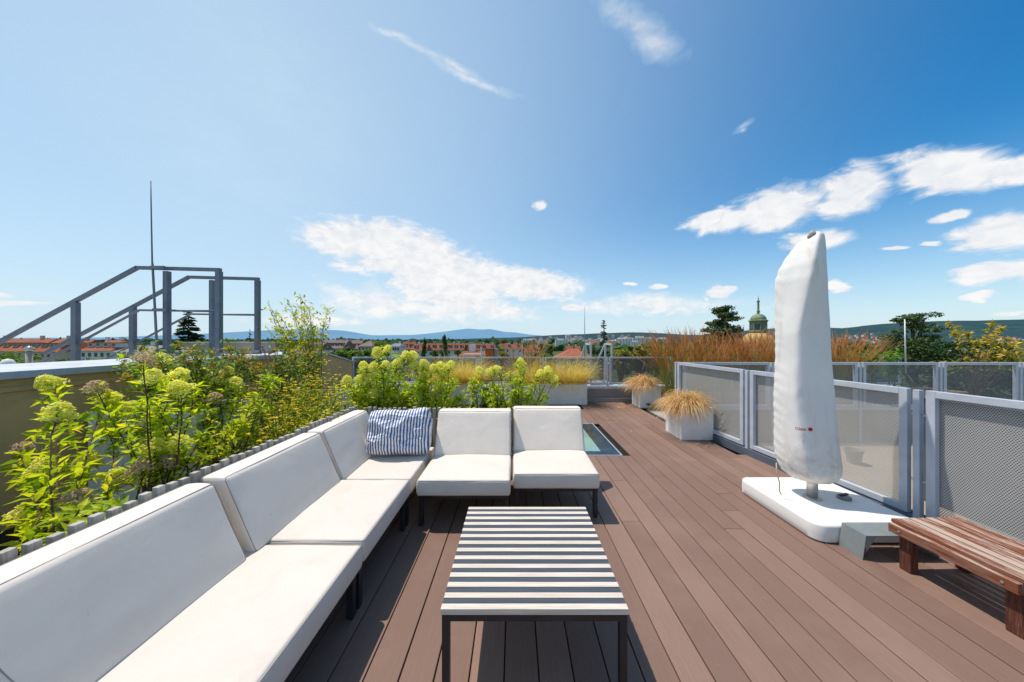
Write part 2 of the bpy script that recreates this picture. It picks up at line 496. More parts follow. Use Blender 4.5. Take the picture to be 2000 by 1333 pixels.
# town
def tile_mat(name, c):
    m, h, out = newmat(name)
    v = co(h)
    s = h.n('ShaderNodeSeparateXYZ', ins={0: v})
    rows = h.math('SINE', h.math('MULTIPLY', s.outputs[2], 22.0))
    n1 = h.noise(v, .5, 6, .7)
    n2 = h.noise(v, 4, 3)
    f = h.math('ADD', h.math('MULTIPLY', n1, .7), h.math('MULTIPLY', n2, .3))
    col = h.ramp(f, [(.32, tuple(x * .62 for x in c)), (.6, c), (.75, tuple(min(1, x * 1.25) for x in c))])
    bsdf(h, out, col, .8, .2, 0, rows, .5, .05)
    return m
M['tile_red'] = tile_mat('red_roof_tile', (.25, .082, .045))
M['tile_orange'] = tile_mat('orange_roof_tile', (.35, .115, .06))
M['tile_brown'] = tile_mat('brown_roof_tile', (.215, .155, .125))
M['tile_grey'] = tile_mat('grey_roof', (.24, .25, .27))
M['render_white'] = plain('white_render', (.62, .61, .58), .9, .1, 0, .08, .4)
M['render_cream'] = plain('cream_render', (.50, .42, .31), .9, .1, 0, .1, .4)
M['render_grey'] = plain('grey_render', (.32, .33, .35), .9, .1, 0, .1, .4)
M['brickorange'] = plain('orange_render', (.52, .12, .045), .85, .1, 0, .12, .8)
M['window'] = plain('window_glass', (.05, .07, .09), .1, .5, 0, .3, .6)
M['copper'] = plain('verdigris_copper', (.19, .235, .135), .7, .3, .1, .28, 1.2, .3, 8, dirt=((.10, .12, .07), .55, .6))
M['gilt'] = plain('weathered_gilt_sheet', (.48, .34, .12), .6, .4, .1, .25, 1.0, .3, 6, dirt=((.26, .22, .11), .55, .6))

def ground_mat():
    m, h, out = newmat('plain_of_gardens')
    v = wpos(h)
    n1 = h.noise(v, .006, 8, .7)
    n2 = h.noise(v, .05, 6, .7)
    f = h.math('ADD', h.math('MULTIPLY', n1, .5), h.math('MULTIPLY', n2, .5))
    col = h.ramp(f, [(.3, (.03, .05, .018)), (.48, (.055, .085, .026)), (.6, (.09, .105, .04)), (.72, (.17, .15, .11))])
    bsdf(h, out, col, .95, .1)
    return m
M['ground'] = ground_mat()
def hill_mat(name, lo, hi, sc):  # distance haze is put into the hills' bluish base colours
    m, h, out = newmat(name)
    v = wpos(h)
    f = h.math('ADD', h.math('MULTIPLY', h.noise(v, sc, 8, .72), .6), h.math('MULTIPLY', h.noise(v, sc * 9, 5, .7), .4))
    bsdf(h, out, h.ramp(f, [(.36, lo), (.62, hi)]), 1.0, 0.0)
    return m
M['hill_far'] = hill_mat('haze_tinted_upland', (.115, .225, .34), (.14, .26, .37), .0006)
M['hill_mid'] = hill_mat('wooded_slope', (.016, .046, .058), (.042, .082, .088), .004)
M['hill_right'] = hill_mat('wooded_ridge', (.016, .045, .05), (.04, .075, .07), .003)
M['wood'] = leafmat('far_wood', [(0, (.022, .055, .028)), (.6, (.04, .085, .035)), (1, (.075, .12, .04))], .0, .9, .05)
# ================================================================= the terrace
FENCE_X0, FENCE_K = 3.33, -.10           # near railing line: X = 3.33 - .10 Y
def fence_x(Y): return FENCE_X0 + FENCE_K * Y

# ---- deck boards
SK = (.60, 1.352, 3.845, 5.30)           # skylight opening x0 x1 y0 y1
BED_X = .56
def make_deck():
    mb = MB(); g = np.random.default_rng(3)
    t = .006
    for i in range(-12, 24):
        x0 = -.045 + .15 * i + t / 2; x1 = x0 + .15 - t
        spans = [(-3.0, 7.12)]
        xc = (x0 + x1) / 2
        if xc < BED_X: spans = [(-3.0, 3.27)]
        if x0 < SK[1] and x1 > SK[0]: spans = [(-3.0, SK[2] - .004), (SK[3] + .004, 7.12)]
        if xc < 1.45:
            spans = [(a, min(b, 6.42)) for a, b in spans if a < 6.3]
        yend = (3.34 - x1) / .10
        if x1 > 2.62: spans = [(a, min(b, yend)) for a, b in spans if a < yend]
        for a, b in spans:
            y = a + (g.uniform(.5, 3.4) if a < 0 else g.uniform(1, 3))
            cuts = [a]
            while y < b - .5:
                cuts.append(y); y += g.choice([4.0, 4.8, 5.4])
            cuts.append(b)
            for c0, c1 in zip(cuts[:-1], cuts[1:]):
                dz = g.normal() * .0006
                mb.bb(x0, x1, c0 + .0015, c1 - .0015, -.024, dz)
    o = mb.build('deck', M['deck'], None, bevel=.0028, seg=2)
    prop(o, 'red brown composite deck boards running away from the viewer', 'deck', kind='structure')
    sub = MB().bb(-4.4, 3.5, -3.0, 7.5, -.30, -.045)
    prop(sub.build('roof_slab', M['underdeck']), 'dark roof slab under the deck boards', 'roof', kind='structure')
make_deck()

# planting bed behind the sofas
def make_bed():
    mb = MB(); g = np.random.default_rng(5)
    def patch(x0, x1, y0, y1, n, m):
        xs = np.linspace(x0, x1, n); ys = np.linspace(y0, y1, m)
        V = [(x, y, -.02 + .09 * mnoise.fractal(Vector((x * 2.5, y * 2.5, 0)), 1, 2, 4) * .6) for y in ys for x in xs]
        F = [(j * n + i, j * n + i + 1, (j + 1) * n + i + 1, (j + 1) * n + i) for j in range(m - 1) for i in range(n - 1)]
        mb.add(V, F)
    patch(-3.84, -1.66, -.5, 3.30, 30, 50)
    patch(-3.84, .55, 3.30, 7.2, 60, 50)
    patch(.55, 1.42, 6.44, 7.2, 14, 12)
    o = mb.build('soil', M['soil'], None, smooth=True)
    prop(o, 'dark bare soil of the planting bed behind the sofas', 'soil', kind='structure')
make_bed()

# ================================================================= sofa
def cushion(mb, c, d, r, crown, M3=None, axis=2, seed=0, puff=.006, level=0.0):
    h = np.array(d) / 2
    i, j = [k for k in range(3) if k != axis]
    def fn(p, u):
        p = p.copy()
        w = max(0, 1 - u[i] ** 2) * max(0, 1 - u[j] ** 2)
        if abs(p[axis]) > h[axis] - r * 1.01: p[axis] += np.sign(p[axis]) * crown * w ** .6
        q = Vector((p[0] * 3.5 + seed * 7.1, p[1] * 3.5, p[2] * 5 + seed))
        nz = mnoise.noise(q)
        for k in (i, j):
            if abs(u[k]) > .97: p[k] += np.sign(u[k]) * (puff * (1 - u[axis] ** 2) + .003 * nz)
        p[axis] += .0035 * nz + .0016 * mnoise.noise(q * 3)
        if level:      # flat top on a leaning cushion
            p[2] += min(1, max(0, (u[2] - .2) / .7)) * (h[0] - p[0]) * level
        return p
    mb.rounded(c, d, r, 12, fn, 0, M3)
def loop_rect(x0, x1, y0, y1, z, r=.02, n=5):
    pts = []
    for cx, cy, a0 in ((x1 - r, y1 - r, 0), (x0 + r, y1 - r, PI / 2), (x0 + r, y0 + r, PI), (x1 - r, y0 + r, 1.5 * PI)):
        for k in range(n):
            a = a0 + k / (n - 1) * PI / 2
            pts.append((cx + r * math.cos(a), cy + r * math.sin(a), z))
    pts.append(pts[0])
    return pts

def sofa_module(label, loc, rz, length, y0, seed, back=True, seatdx=0.0, seatdz=0.0, bk=None):
    """local: back at x=0, front edge at x=.735, runs along +y from y0"""
    t = thing('sofa_section', label, 'sofa section', loc, rz, 'cream sofa sections around the table')
    L = length; yc = y0 + L / 2
    f = MB()
    for y in (y0 + .025, y0 + L - .025): f.bb(.03, .715, y - .015, y + .015, .215, .245)
    f.bb(.685, .715, y0 + .041, y0 + L - .041, .215, .245)
    f.bb(.03, .06, y0 + .041, y0 + L - .041, .215, .245)
    for k in range(5):
        x = .13 + k * .13
        f.bb(x - .02, x + .02, y0 + .041, y0 + L - .041, .222, .238)
    f.build('frame', M['black'], t, bevel=.002)
    for x in (.045, .70):
        for y in (y0 + .03, y0 + L - .03):
            l = MB().bb(x - .017, x + .017, y - .017, y + .017, .008, .2145)
            lo = l.build('leg', M['black'], t, bevel=.002)
            MB().lathe([(.0135, 0), (.0135, .008)], (x, y, 0), 12).build('foot', M['black'], lo)
    s = MB()
    cushion(s, (.385 + seatdx, yc, .3105 + seatdz), (.72, L - .012, .124), .016, .010, None, 2, seed)
    so = s.build('seat_cushion', M['cushion'], t, smooth=True)
    x0, x1 = .025 + seatdx, .745 + seatdx
    zz = .3105 + .062 - .0055 + seatdz
    MB().tube(loop_rect(x0 + .0045, x1 - .0015, y0 + .0085, y0 + L - .0085, zz, .014), .0019, 6, cap=False).build('piping', M['piping'], so, smooth=True)
    MB().tube(loop_rect(x0 + .0045, x1 - .0015, y0 + .0085, y0 + L - .0085, zz - .112, .014), .0017, 6, cap=False).build('piping', M['piping'], so, smooth=True)
    if back:
        a = R(23.5)
        ax = np.array((math.cos(a), 0, math.sin(a))); az = np.array((-math.sin(a), 0, math.cos(a))); ay = np.array((0, 1., 0))
        Mx = np.stack([ax, ay, az], 1)
        b0, b1 = bk or (y0 + .008, y0 + L - .008)
        bl = b1 - b0
        c = np.array((.245, (b0 + b1) / 2, .371)) - ax * .062 + az * .205
        b = MB()
        cushion(b, c, (.124, bl, .41), .018, .008, Mx, 0, seed + 3, .005, math.tan(a))
        bo = b.build('back_cushion', M['cushion_back'], t, smooth=True)
        def seam(off):
            pts = [np.array((off, p[0], p[1])) for p in [(q[0], q[1]) for q in loop_rect(-bl / 2 - .0005, bl / 2 + .0005, -.2055, .2055, 0, .018)]]
            for p in pts: p[2] += min(1, max(0, (p[2] / .205 - .2) / .7)) * (.062 - off) * math.tan(a)
            return [c + Mx @ p for p in pts]
        MB().tube(seam(.055), .0018, 6, cap=False).build('piping', M['piping'], bo, smooth=True)
        MB().tube(seam(-.055), .0018, 6, cap=False).build('piping', M['piping'], bo, smooth=True)
    return t, (c, Mx) if back else None
SX = -1.55
mA, bkA = sofa_module('longest cream sofa section, a dark hairline scuff curving down its white back cushion', (SX, 0, 0), 0, 1.47, .16, 1, bk=(.17, 1.505))
mB, _ = sofa_module('cream sofa section standing between the longest section and the corner section', (SX, 0, 0), 0, .728, 1.635, 2, seatdz=.007, bk=(1.562, 2.325))
mC, _ = sofa_module('corner cream sofa section on which the blue striped pillow rests', (SX, 0, 0), 0, .728, 2.37, 3, bk=(2.36, 3.06))
mD, _ = sofa_module('cream sofa section facing the viewer, beside the striped pillow', (0, 3.10, 0), -PI / 2, .728, -.758, 4)
mE, _ = sofa_module('cream sofa section at the end of the row beside the skylight', (0, 3.215, 0), -PI / 2, .705, -.016, 5)
# the hairline scuff on the long back cushion
cA, MxA = bkA
pts = []
for k in range(14):
    u = k / 13
    pts.append(cA + MxA @ np.array((.0712 - .004 * u * u, -.025 + .065 * u ** 1.6, .10 - .29 * u)) + np.array((0, 0, 0)))
# ================================================================= pillow
def make_pillow():
    w, hgt = .60, .42
    n, m = 64, 46
    def side(sg):
        P = np.zeros((m, n, 3))
        for j in range(m):
            for i in range(n):
                u = i / (n - 1) * 2 - 1; v = j / (m - 1) * 2 - 1
                prof = max(0, (1 - abs(u) ** 2.6)) ** .55 * max(0, (1 - abs(v) ** 2.6)) ** .55
                x = u * w / 2 * (1 - .05 * (1 - abs(v)) * abs(u)); z = v * hgt / 2 * (1 - .07 * (1 - abs(u)) * abs(v))
                q = Vector((x * 5 + 3, z * 5, sg * 2.0))
                cr = mnoise.ridged_multi_fractal(Vector((x * 4.2 + z * 2, z * 5.5 - x * 1.5, sg * 3.1)), 1.0, 2.1, 3, 1.0, 2.0) - 1.0
                d = sg * (prof * .13 + .036 * cr * prof ** .5)
                x += .024 * mnoise.noise(q); z += .02 * mnoise.noise(q + Vector((9, 2, 0)))
                if u > .45 and v > .3:      # puffed, folded-over corner
                    k = (u - .45) * (v - .3) / .385
                    z += .012 * k; x -= .05 * k; d += sg * .035 * k
                z += .022 / (1 + math.exp(-9 * (u - .25))) * max(0, v)
                k4 = (abs(u) * abs(v)) ** 3; x *= 1 - .10 * k4; z *= 1 - .10 * k4
                P[j, i] = (x, d, z)
        return P
    A = side(-1); B = side(1)
    B[0], B[-1], B[:, 0], B[:, -1] = A[0], A[-1], A[:, 0], A[:, -1]
    mb = MB()
    F = [(j * n + i, j * n + i + 1, (j + 1) * n + i + 1, (j + 1) * n + i) for j in range(m - 1) for i in range(n - 1)]
    mb.add(A.reshape(-1, 3), F); mb.add(B.reshape(-1, 3), [f[::-1] for f in F])
    o = mb.build('pillow', M['pillow'], None, smooth=True)
    o.location = (-1.065, 2.86, .375 + .215)
    o.rotation_euler = (R(-14), R(2.5), R(7))
    prop(o, 'crumpled blue and white striped pillow leaning in the sofa corner', 'pillow')
    hem = MB().tube([tuple(A[j, n - 1]) for j in range(2, m - 2)], .004, 5).build('hem', M['cushion'], o, smooth=True)
make_pillow()

# ================================================================= coffee table
def make_table():
    t = thing('coffee_table', 'low square coffee table with pale and dark striped slats on black legs', 'table', (.08, 1.595, 0))
    mb = MB(); n = 27; p = .75 / n
    for k in range(n):
        y = -.375 + p * (k + .5)
        dz = random.uniform(-.0012, .0012)
        mb.bb(-.3745 + random.uniform(0, .0015), .3745 - random.uniform(0, .0015), y - p / 2 + .0007, y + p / 2 - .0007, .356, .38 + dz - (.002 if k % 2 else 0), k % 2)
    mb.build('tabletop', [M['slat_pale'], M['slat_dark']], t, bevel=.0012)
    f = MB()
    for s in (-1, 1):
        f.bb(-.3705, .3705, s * .3555 - .0145, s * .3555 + .0145, .326, .3555)
        f.bb(s * .3555 - .0145, s * .3555 + .0145, -.3405, .3405, .326, .3555)
    f.build('frame', M['black'], t, bevel=.0015)
    for sx in (-1, 1):
        for sy in (-1, 1):
            MB().bb(sx * .3555 - .0148, sx * .3555 + .0148, sy * .3555 - .0148, sy * .3555 + .0148, 0, .3258).build('leg', M['black'], t, bevel=.0015)
make_table()

# ================================================================= parasol
def make_parasol():
    Y0 = 2.57; X0 = 2.49
    t = thing('parasol', 'closed parasol wrapped in a tall stained white cover on a white slab', 'parasol', (X0, Y0, 0))
    s = MB()
    sx, sy, rc = .395, .39, .085
    def sq(ins, z):
        return [(.055 + p[0], p[1], z) for p in loop_rect(-sx + ins, sx - ins, -sy + ins, sy - ins, 0, rc - ins * .5, 9)[:-1]]
    s.rings([sq(.006, .006), sq(.0, .014), sq(-.002, .06), sq(.0, .112), sq(.002, .121), sq(.007, .1275), sq(.014, .1298), sq(.10, .1305)])
    so = s.build('base_slab', M['slab'], t, smooth=True)
    so.data.set_sharp_from_angle(angle=R(35))
    MB().bb(-.30, .41, -.35, .35, 0, .0055).build('base_tray', M['black'], t)
    po = MB().lathe([(.036, .1305), (.036, .42)], (0, 0, 0), 28).build('pole', M['pole'], t, smooth=True)
    MB().lathe([(.060, .1308), (.060, .139), (.0375, .142)], (0, 0, 0), 28).build('flange', M['pole'], po)
    kn = MB().lathe([(.044, .1308), (.046, .150), (.03, .158), (.0, .159)], (.245, -.02, 0), 20).build('lock_knob', M['bracket'], t, smooth=True)
    MB().bar((.20, -.03, .164), (.29, -.005, .164), .02, .012).build('handle', M['black'], kn, bevel=.003)
    # cover outline measured in the parasol's own plane: (height, left, right)
    prof = [(2.345, 1590, 1600), (2.338, 1581, 1606), (2.315, 1571, 1611), (2.27, 1556, 1613), (2.20, 1540, 1613.5), (2.14, 1530, 1614), (2.07, 1520, 1614.5),
            (1.965, 1512, 1616), (1.73, 1513, 1619), (1.30, 1513, 1625), (.87, 1511, 1633), (.56, 1511, 1642), (.42, 1514, 1647),
            (.36, 1520, 1646), (.31, 1527, 1638), (.275, 1541, 1622), (.262, 1562, 1604)]
    hs = [p[0] for p in prof][::-1]
    vl = math.hypot(X0, Y0); e1 = np.array((Y0 / vl, -X0 / vl)); e2 = np.array((X0 / vl, Y0 / vl))   # broad side of the bundle, and across it
    def broad(px):
        k_ = (px - CX) / FPX
        return (Y0 * k_ - X0) / (e1[0] - e1[1] * k_)
    Ls = [broad(p[1]) for p in prof][::-1]; Rs = [broad(p[2]) for p in prof][::-1]
    zs = np.concatenate([np.linspace(.262, .44, 16), np.linspace(.455, 2.0, 70), np.linspace(2.01, 2.345, 30)])
    seg = 96
    rings = []
    # plan of the bundle: a soft four-sided shape with one keel towards the sofa side
    def keel(z):
        return np.interp(z, [.26, .5, 1.0, 1.5, 2.0, 2.345], [.05, -.05, -.18, -.10, .42, .5])
    for z in zs:
        l, r = np.interp(z, hs, Ls), np.interp(z, hs, Rs)
        c, hw = (l + r) / 2, (r - l) / 2
        dep = min(.20, hw * 1.0) * np.interp(z, [.262, .34, .5, 2.1, 2.345], [.55, .9, 1, .9, .7])
        kx = keel(z)
        corner = np.array([(-1, .10), (kx, -1), (1, .15), (.1, 1)])
        # closed periodic smooth curve through the corners
        ring = []; raw = []
        for k in range(seg):
            u = k / seg * 4; i = int(u); f = u - i
            p0, p1, p2, p3 = corner[(i - 1) % 4], corner[i], corner[(i + 1) % 4], corner[(i + 2) % 4]
            tn = .85
            m1, m2 = (p2 - p0) / 2 * tn, (p3 - p1) / 2 * tn
            h00, h10, h01, h11 = 2 * f**3 - 3 * f**2 + 1, f**3 - 2 * f**2 + f, -2 * f**3 + 3 * f**2, f**3 - f**2
            pp = h00 * p1 + h10 * m1 + h01 * p2 + h11 * m2
            raw.append(pp)
        mxx = max(p[0] for p in raw); mnx = min(p[0] for p in raw); mxy = max(abs(p[1]) for p in raw)
        for pp in raw:
            pp = np.array(((pp[0] - mnx) / (mxx - mnx) * 2 - 1, pp[1] / mxy))
            ang = math.atan2(pp[1], pp[0])
            x = c + pp[0] * hw; y = pp[1] * dep
            q = Vector((math.cos(ang) * 1.6, math.sin(ang) * 1.6, z * 2.4))
            low = np.interp(z, [.26, .7], [1.6, .8])
            w = .005 * mnoise.noise(q) + .0022 * low * mnoise.noise(Vector((x * 7, y * 7, z * 6 + x * 12)))
            edge = max(0, -pp[0] - .45) * 1.6           # gathered pleats along the sofa-side edge
            fold = mnoise.ridged_multi_fractal(Vector((x * 5 + z * 3.2, y * 5, z * 2.6 - x * 4)), 1.0, 2.0, 2, 1.0, 2.0) - 1.0
            w += .0042 * max(-.15, fold) * np.interp(z, [.26, .6, 1.2, 2.0, 2.3], [1.8, 1.3, .5, .6, 1.0])
            w += edge * .0055 * math.sin(z * 70 + x * 40 + 8 * mnoise.noise(Vector((x * 3, 3, z * 4)))) * (.4 + .6 * abs(mnoise.noise(Vector((2, 0, z * 3)))))
            xx, yy = x + math.cos(ang) * w, y + math.sin(ang) * w
            ring.append((xx * e1[0] + yy * e2[0], xx * e1[1] + yy * e2[1], z + .012 * mnoise.noise(Vector((ang * 2, 0, 7))) * (1 if z < .3 else 0)))
        rings.append(ring)
    cv = MB().rings(rings).build('cover', M['cover'], t, smooth=True)
    cap = MB()
    cx = (np.interp(2.3, hs, Ls) + np.interp(2.3, hs, Rs)) / 2
    cap.rings([[(r * (1 + .22 * math.sin(a * 3 + z * 40)) * math.cos(a), r * .8 * math.sin(a), z + .008 * math.sin(a * 2)) for a in np.linspace(0, 2 * PI, 20, endpoint=False)] for r, z in ((.036, -.04), (.037, -.018), (.030, -.003), (.016, .004), (.004, .005))])
    ca = cap.build('cap', M['capcloth'], t, smooth=True)
    ca.location = (cx * e1[0] - .02, cx * e1[1] - .01, 2.345); ca.rotation_euler = (R(12), R(-24), 0)
    # pull cord
    MB().tube([(-.30, .0, .42), (-.305, -.01, .34), (-.29, -.02, .26), (-.297, -.025, .2), (-.285, -.03, .17)], .0045, 6).build('cord', M['cord'], t, smooth=True)
    # printed maker's word and the round red emblem on the front face
    def surf(px, z):
        best = min((abs((p[0] + X0) / (p[1] + Y0) * FPX + CX - px) * .004 + abs(p[2] - z), p[0], p[1]) for ring in rings for p in ring if p[0] * e2[0] + p[1] * e2[1] < 0)
        return best[1], best[2]
    z = .735
    x, y = surf(1582, z)
    e = MB(); ang = np.linspace(0, 2 * PI, 20, endpoint=False)
    xa, ya = surf(1556, z); xb, yb = surf(1590, z)
    tv = np.array((xb - xa, yb - ya)); tv /= np.linalg.norm(tv); nv = np.array((tv[1], -tv[0]))
    e.rings([np.stack([x + nv[0] * (.004 + d) + tv[0] * .0145 * np.cos(ang), y + nv[1] * (.004 + d) + tv[1] * .0145 * np.cos(ang), z + .0145 * np.sin(ang)], 1) for d in (0, .003)])
    e.build('emblem', M['red_print'], cv)
    cu = bpy.data.curves.new('lettering', 'FONT'); cu.body = 'Glatz'; cu.size = .034; cu.extrude = .001; cu.align_x = 'RIGHT'
    tmp = bpy.data.objects.new('tmp', cu); COL.objects.link(tmp)
    dg = bpy.context.evaluated_depsgraph_get()
    me = bpy.data.meshes.new_from_object(tmp.evaluated_get(dg)); me.name = 'lettering'
    bpy.data.objects.remove(tmp)
    me.materials.clear(); me.materials.append(M['red_print'])
    lo = bpy.data.objects.new('lettering', me); COL.objects.link(lo); lo.parent = cv
    x2, y2 = surf(1574, z)
    lo.location = (x2 + nv[0] * .008, y2 + nv[1] * .008, z - .013)
    lo.rotation_euler = (PI / 2, 0, math.atan2(tv[1], tv[0]))
make_parasol()

# ================================================================= slatted bench
def make_bench():
    t = thing('slatted_bench', 'low weathered red brown slatted wooden bench on stout square legs', 'bench', (2.415, 1.98, 0), R(1.5))
    # local: x to the railing, -y towards the viewer
    W, L = .47, .52
    mb = MB(); n = 8; p = (W - .012) / n
    for k in range(n):
        x = .006 + p * (k + .5)
        mb.bb(x - p / 2 + .004, x + p / 2 - .004, -L, 0, .280 + random.uniform(-.001, .001), .302 + random.uniform(-.0015, .0015))
    # turned so the grain runs along the slat
    o = mb.build('slat_top', M['bench_y'], t, bevel=.003)
    ap = MB()
    ap.bb(-.014, .022, -L + .012, -.004, .222, .279)
    ap.build('side_rail', M['bench_y'], t, bevel=.004)
    MB().bb(W - .022, W + .014, -L + .012, -.004, .222, .279).build('side_rail', M['bench_y'], t, bevel=.004)
    for ya in (-.045, -L + .018):
        MB().bb(.0235, W - .0235, ya, ya + .037, .222, .279).build('end_rail', M['bench'], t, bevel=.003)
    for x in (.028, W - .078):
        for y in (-.085, -L + .02):
            lg = MB().bb(x, x + .052, y, y + .058, 0, .2215).build('leg', M['bench_leg'], t, bevel=.006)
    for (x, y) in ((-.0155, -L + .06), (-.0155, -.06)):
        MB().bar((x + .002, y, .25), (x - .003, y, .25), .012, .012).build('bolt', M['bolt'], t, bevel=.003)
# bench timber whose grain runs along y
def slat_mat_y(name, lo, hi, worn):
    m, h, out = newmat(name)
    v = co(h); r = island(h)
    off = h.n('ShaderNodeVectorMath', operation='ADD', ins={0: v, 1: (0, 0, 0)})
    h.nt.links.new(h.n('ShaderNodeCombineXYZ', ins={0: h.math('MULTIPLY', r, 37.0), 2: h.math('MULTIPLY', r, 11.0)}).outputs[0], off.inputs[1])
    g = h.noise(h.scalev(off.outputs[0], (60, 3.0, 40)), 2.0, 8, .7, .35)
    base = h.ramp(g, [(.28, lo), (.68, hi)])
    w = h.noise(h.scalev(off.outputs[0], (14, 2.2, 9)), 1.6, 7, .75, .6)
    nz = h.n('ShaderNodeSeparateXYZ', ins={0: h.n('ShaderNodeNewGeometry').outputs['Normal']}).outputs[2]
    w2 = h.math('ADD', h.math('ADD', h.math('MULTIPLY', w, .6), h.math('MULTIPLY', g, .4)), h.math('MULTIPLY', h.math('SUBTRACT', r, .5), .16))
    amt = h.math('MULTIPLY', h.rng(w2, .44, .53, 0, .9), h.rng(nz, .2, .9, .22, 1))
    col = h.mix(amt, base, worn)
    bsdf(h, out, col, .7, .25, 0, g, .5, .004)
    return m
M['bench_y'] = slat_mat_y('weathered_red_slat', (.11, .033, .017), (.25, .085, .045), (.46, .36, .29))
def leg_mat():
    m, h, out = newmat('red_stained_upright')
    v = co(h)
    g = h.noise(h.scalev(v, (70, 70, 4)), 2.0, 7, .7, .3)
    col = h.ramp(g, [(.3, (.045, .015, .01)), (.55, (.12, .04, .024)), (.72, (.26, .14, .095))])
    bsdf(h, out, col, .7, .25, 0, g, .6, .004)
    return m
M['bench_leg'] = leg_mat()
make_bench()

# ---- bent sheet bracket under the bench
def make_bracket():
    t = thing('metal_bracket', 'bent grey sheet metal bracket lying beside the bench end', 'bracket', (2.30, 2.02, 0))
    mb = MB()
    th = .004
    def plate(a, b, c, d, off):
        a, b, c, d = [np.array(p, float) for p in (a, b, c, d)]; off = np.array(off, float)
        v = [a, b, c, d, a + off, b + off, c + off, d + off]
        mb.add(v, [(3, 2, 1, 0), (4, 5, 6, 7), (0, 1, 5, 4), (1, 2, 6, 5), (2, 3, 7, 6), (3, 0, 4, 7)])
    plate((-.012, 0, 0), (-.012, .15, 0), (.012, .15, .16), (.012, 0, .16), (th, 0, 0))
    plate((.0165, 0, .156), (.0165, .15, .156), (.46, .15, .156), (.46, 0, .156), (0, 0, th))
    plate((.495, 0, 0), (.495, .15, 0), (.462, .15, .16), (.462, 0, .16), (th, 0, 0))
    mb.build('bent_sheet', M['bracket'], t)
    MB().add([(.0165, .003, .1555), (.085, .003, .1555), (.0165, .003, .05), (.0165, .006, .1555), (.085, .006, .1555), (.0165, .006, .05)],
             [(0, 1, 2), (5, 4, 3), (0, 3, 4, 1), (1, 4, 5, 2), (2, 5, 3, 0)]).build('gusset', M['bracket'], t)
make_bracket()

# ================================================================= skylight
def make_skylight():
    x0, x1, y0, y1 = SK
    t = thing('skylight', 'walk-on glass skylight with dark border set flush in the deck', 'skylight', ((x0 + x1) / 2, (y0 + y1) / 2, 0))
    def L(a, b, c, d): return a - (x0 + x1) / 2, b - (x0 + x1) / 2, c - (y0 + y1) / 2, d - (y0 + y1) / 2
    fr = MB()
    for a in ((x0, x1, y0, y0 + .012), (x0, x1, y1 - .012, y1), (x0, x0 + .012, y0 + .012, y1 - .012), (x1 - .012, x1, y0 + .012, y1 - .012)):
        fr.bb(*L(*a), -.03, .004)
    fr.build('rim', M['rail'], t)
    bd = MB()
    i0, i1, j0, j1 = x0 + .2, x1 - .23, y0 + .15, y1 - .26
    for a in ((x0 + .0125, x1 - .0125, y0 + .0125, j0), (x0 + .0125, x1 - .0125, j1, y1 - .0125), (x0 + .0125, i0, j0, j1), (i1, x1 - .0125, j0, j1)):
        bd.bb(*L(*a), -.03, .001)
    bd.build('border', M['skyborder'], t)
    MB().bb(*L(i0 + .0005, i1 - .0005, j0 + .0005, j1 - .0005), -.03, 0).build('pane', M['skyglass'], t)
make_skylight()

# ================================================================= planters
def planter(label, x0, x1, y0, y1, h, mat='planter', group=None, base=0.0):
    cx, cy = (x0 + x1) / 2, (y0 + y1) / 2
    t = thing('planter', label, 'planter', (cx, cy, base), 0, group)
    a, b = (x1 - x0) / 2, (y1 - y0) / 2; w = .03
    mb = MB()
    o = [(-a, -b), (a, -b), (a, b), (-a, b)]; i = [(-a + w, -b + w), (a - w, -b + w), (a - w, b - w), (-a + w, b - w)]
    v = [(x, y, 0) for x, y in o] + [(x, y, h) for x, y in o] + [(x, y, h) for x, y in i] + [(x, y, h - .12) for x, y in i]
    f = [(3, 2, 1, 0)]
    for k in range(4):
        k2 = (k + 1) % 4
        f += [(k, k2, k2 + 4, k + 4), (k + 4, k2 + 4, k2 + 8, k + 8), (k + 8, k2 + 8, k2 + 12, k + 12)]
    mb.add(v, f)
    mb.build('box', M[mat], t, bevel=.006)
    n = 9
    xs = np.linspace(-a + w, a - w, n); ys = np.linspace(-b + w, b - w, n)
    V = [(x, y, h - .05 + .02 * mnoise.noise(Vector((x * 6 + cx, y * 6, cy)))) for y in ys for x in xs]
    F = [(j * n + k, j * n + k + 1, (j + 1) * n + k + 1, (j + 1) * n + k) for j in range(n - 1) for k in range(n - 1)]
    MB().add(V, F).build('soil', M['soil'], t, smooth=True)
    return t
planter('white cube planter with straw grass spilling over, beside the mesh railing', 2.407, 2.872, 4.43, 4.90, .47)
planter('white cube planter with straw grass, farther off by the grey step', 2.65, 3.10, 6.49, 6.94, .47)
planter('white trough planter at the end of the row beside the grey step', .56, 1.622, 6.85, 7.18, .47, group='white troughs along the back railing')
planter('white trough planter behind the hydrangea with few flower heads', -.57, .55, 6.85, 7.18, .47, group='white troughs along the back railing')
planter('white trough planter holding the golden feather grass behind the pillow', -1.90, -.74, 6.85, 7.18, .47, group='white troughs along the back railing')
planter('white trough planter mostly hidden by the hydrangea behind the pillow', -3.05, -1.93, 6.85, 7.18, .47, group='white troughs along the back railing')
planter('white trough planter showing its corner beside the yellow flower meadow', -3.78, -3.22, 5.55, 6.10, .47)
planter('tall white planter against the ochre wall among the hydrangea leaves', -3.78, -2.82, 2.72, 3.35, .80)
for k, (a, b, lab) in enumerate([(3.15, 4.55, 'tan planter under the reddish reed grass nearest the corner post'), (4.62, 6.0, 'tan planter under the reed grass before the green cupola'),
                (6.1, 7.5, 'tan planter under the reed grass just behind the parasol'), (7.6, 8.95, 'tan planter under the fresh green shoots')]):
    lab = lab.replace('nearest the', 'by the')
    planter(lab, a, b, 6.05, 6.6, .42, 'planter_tan', 'tan planters behind the cross railing')

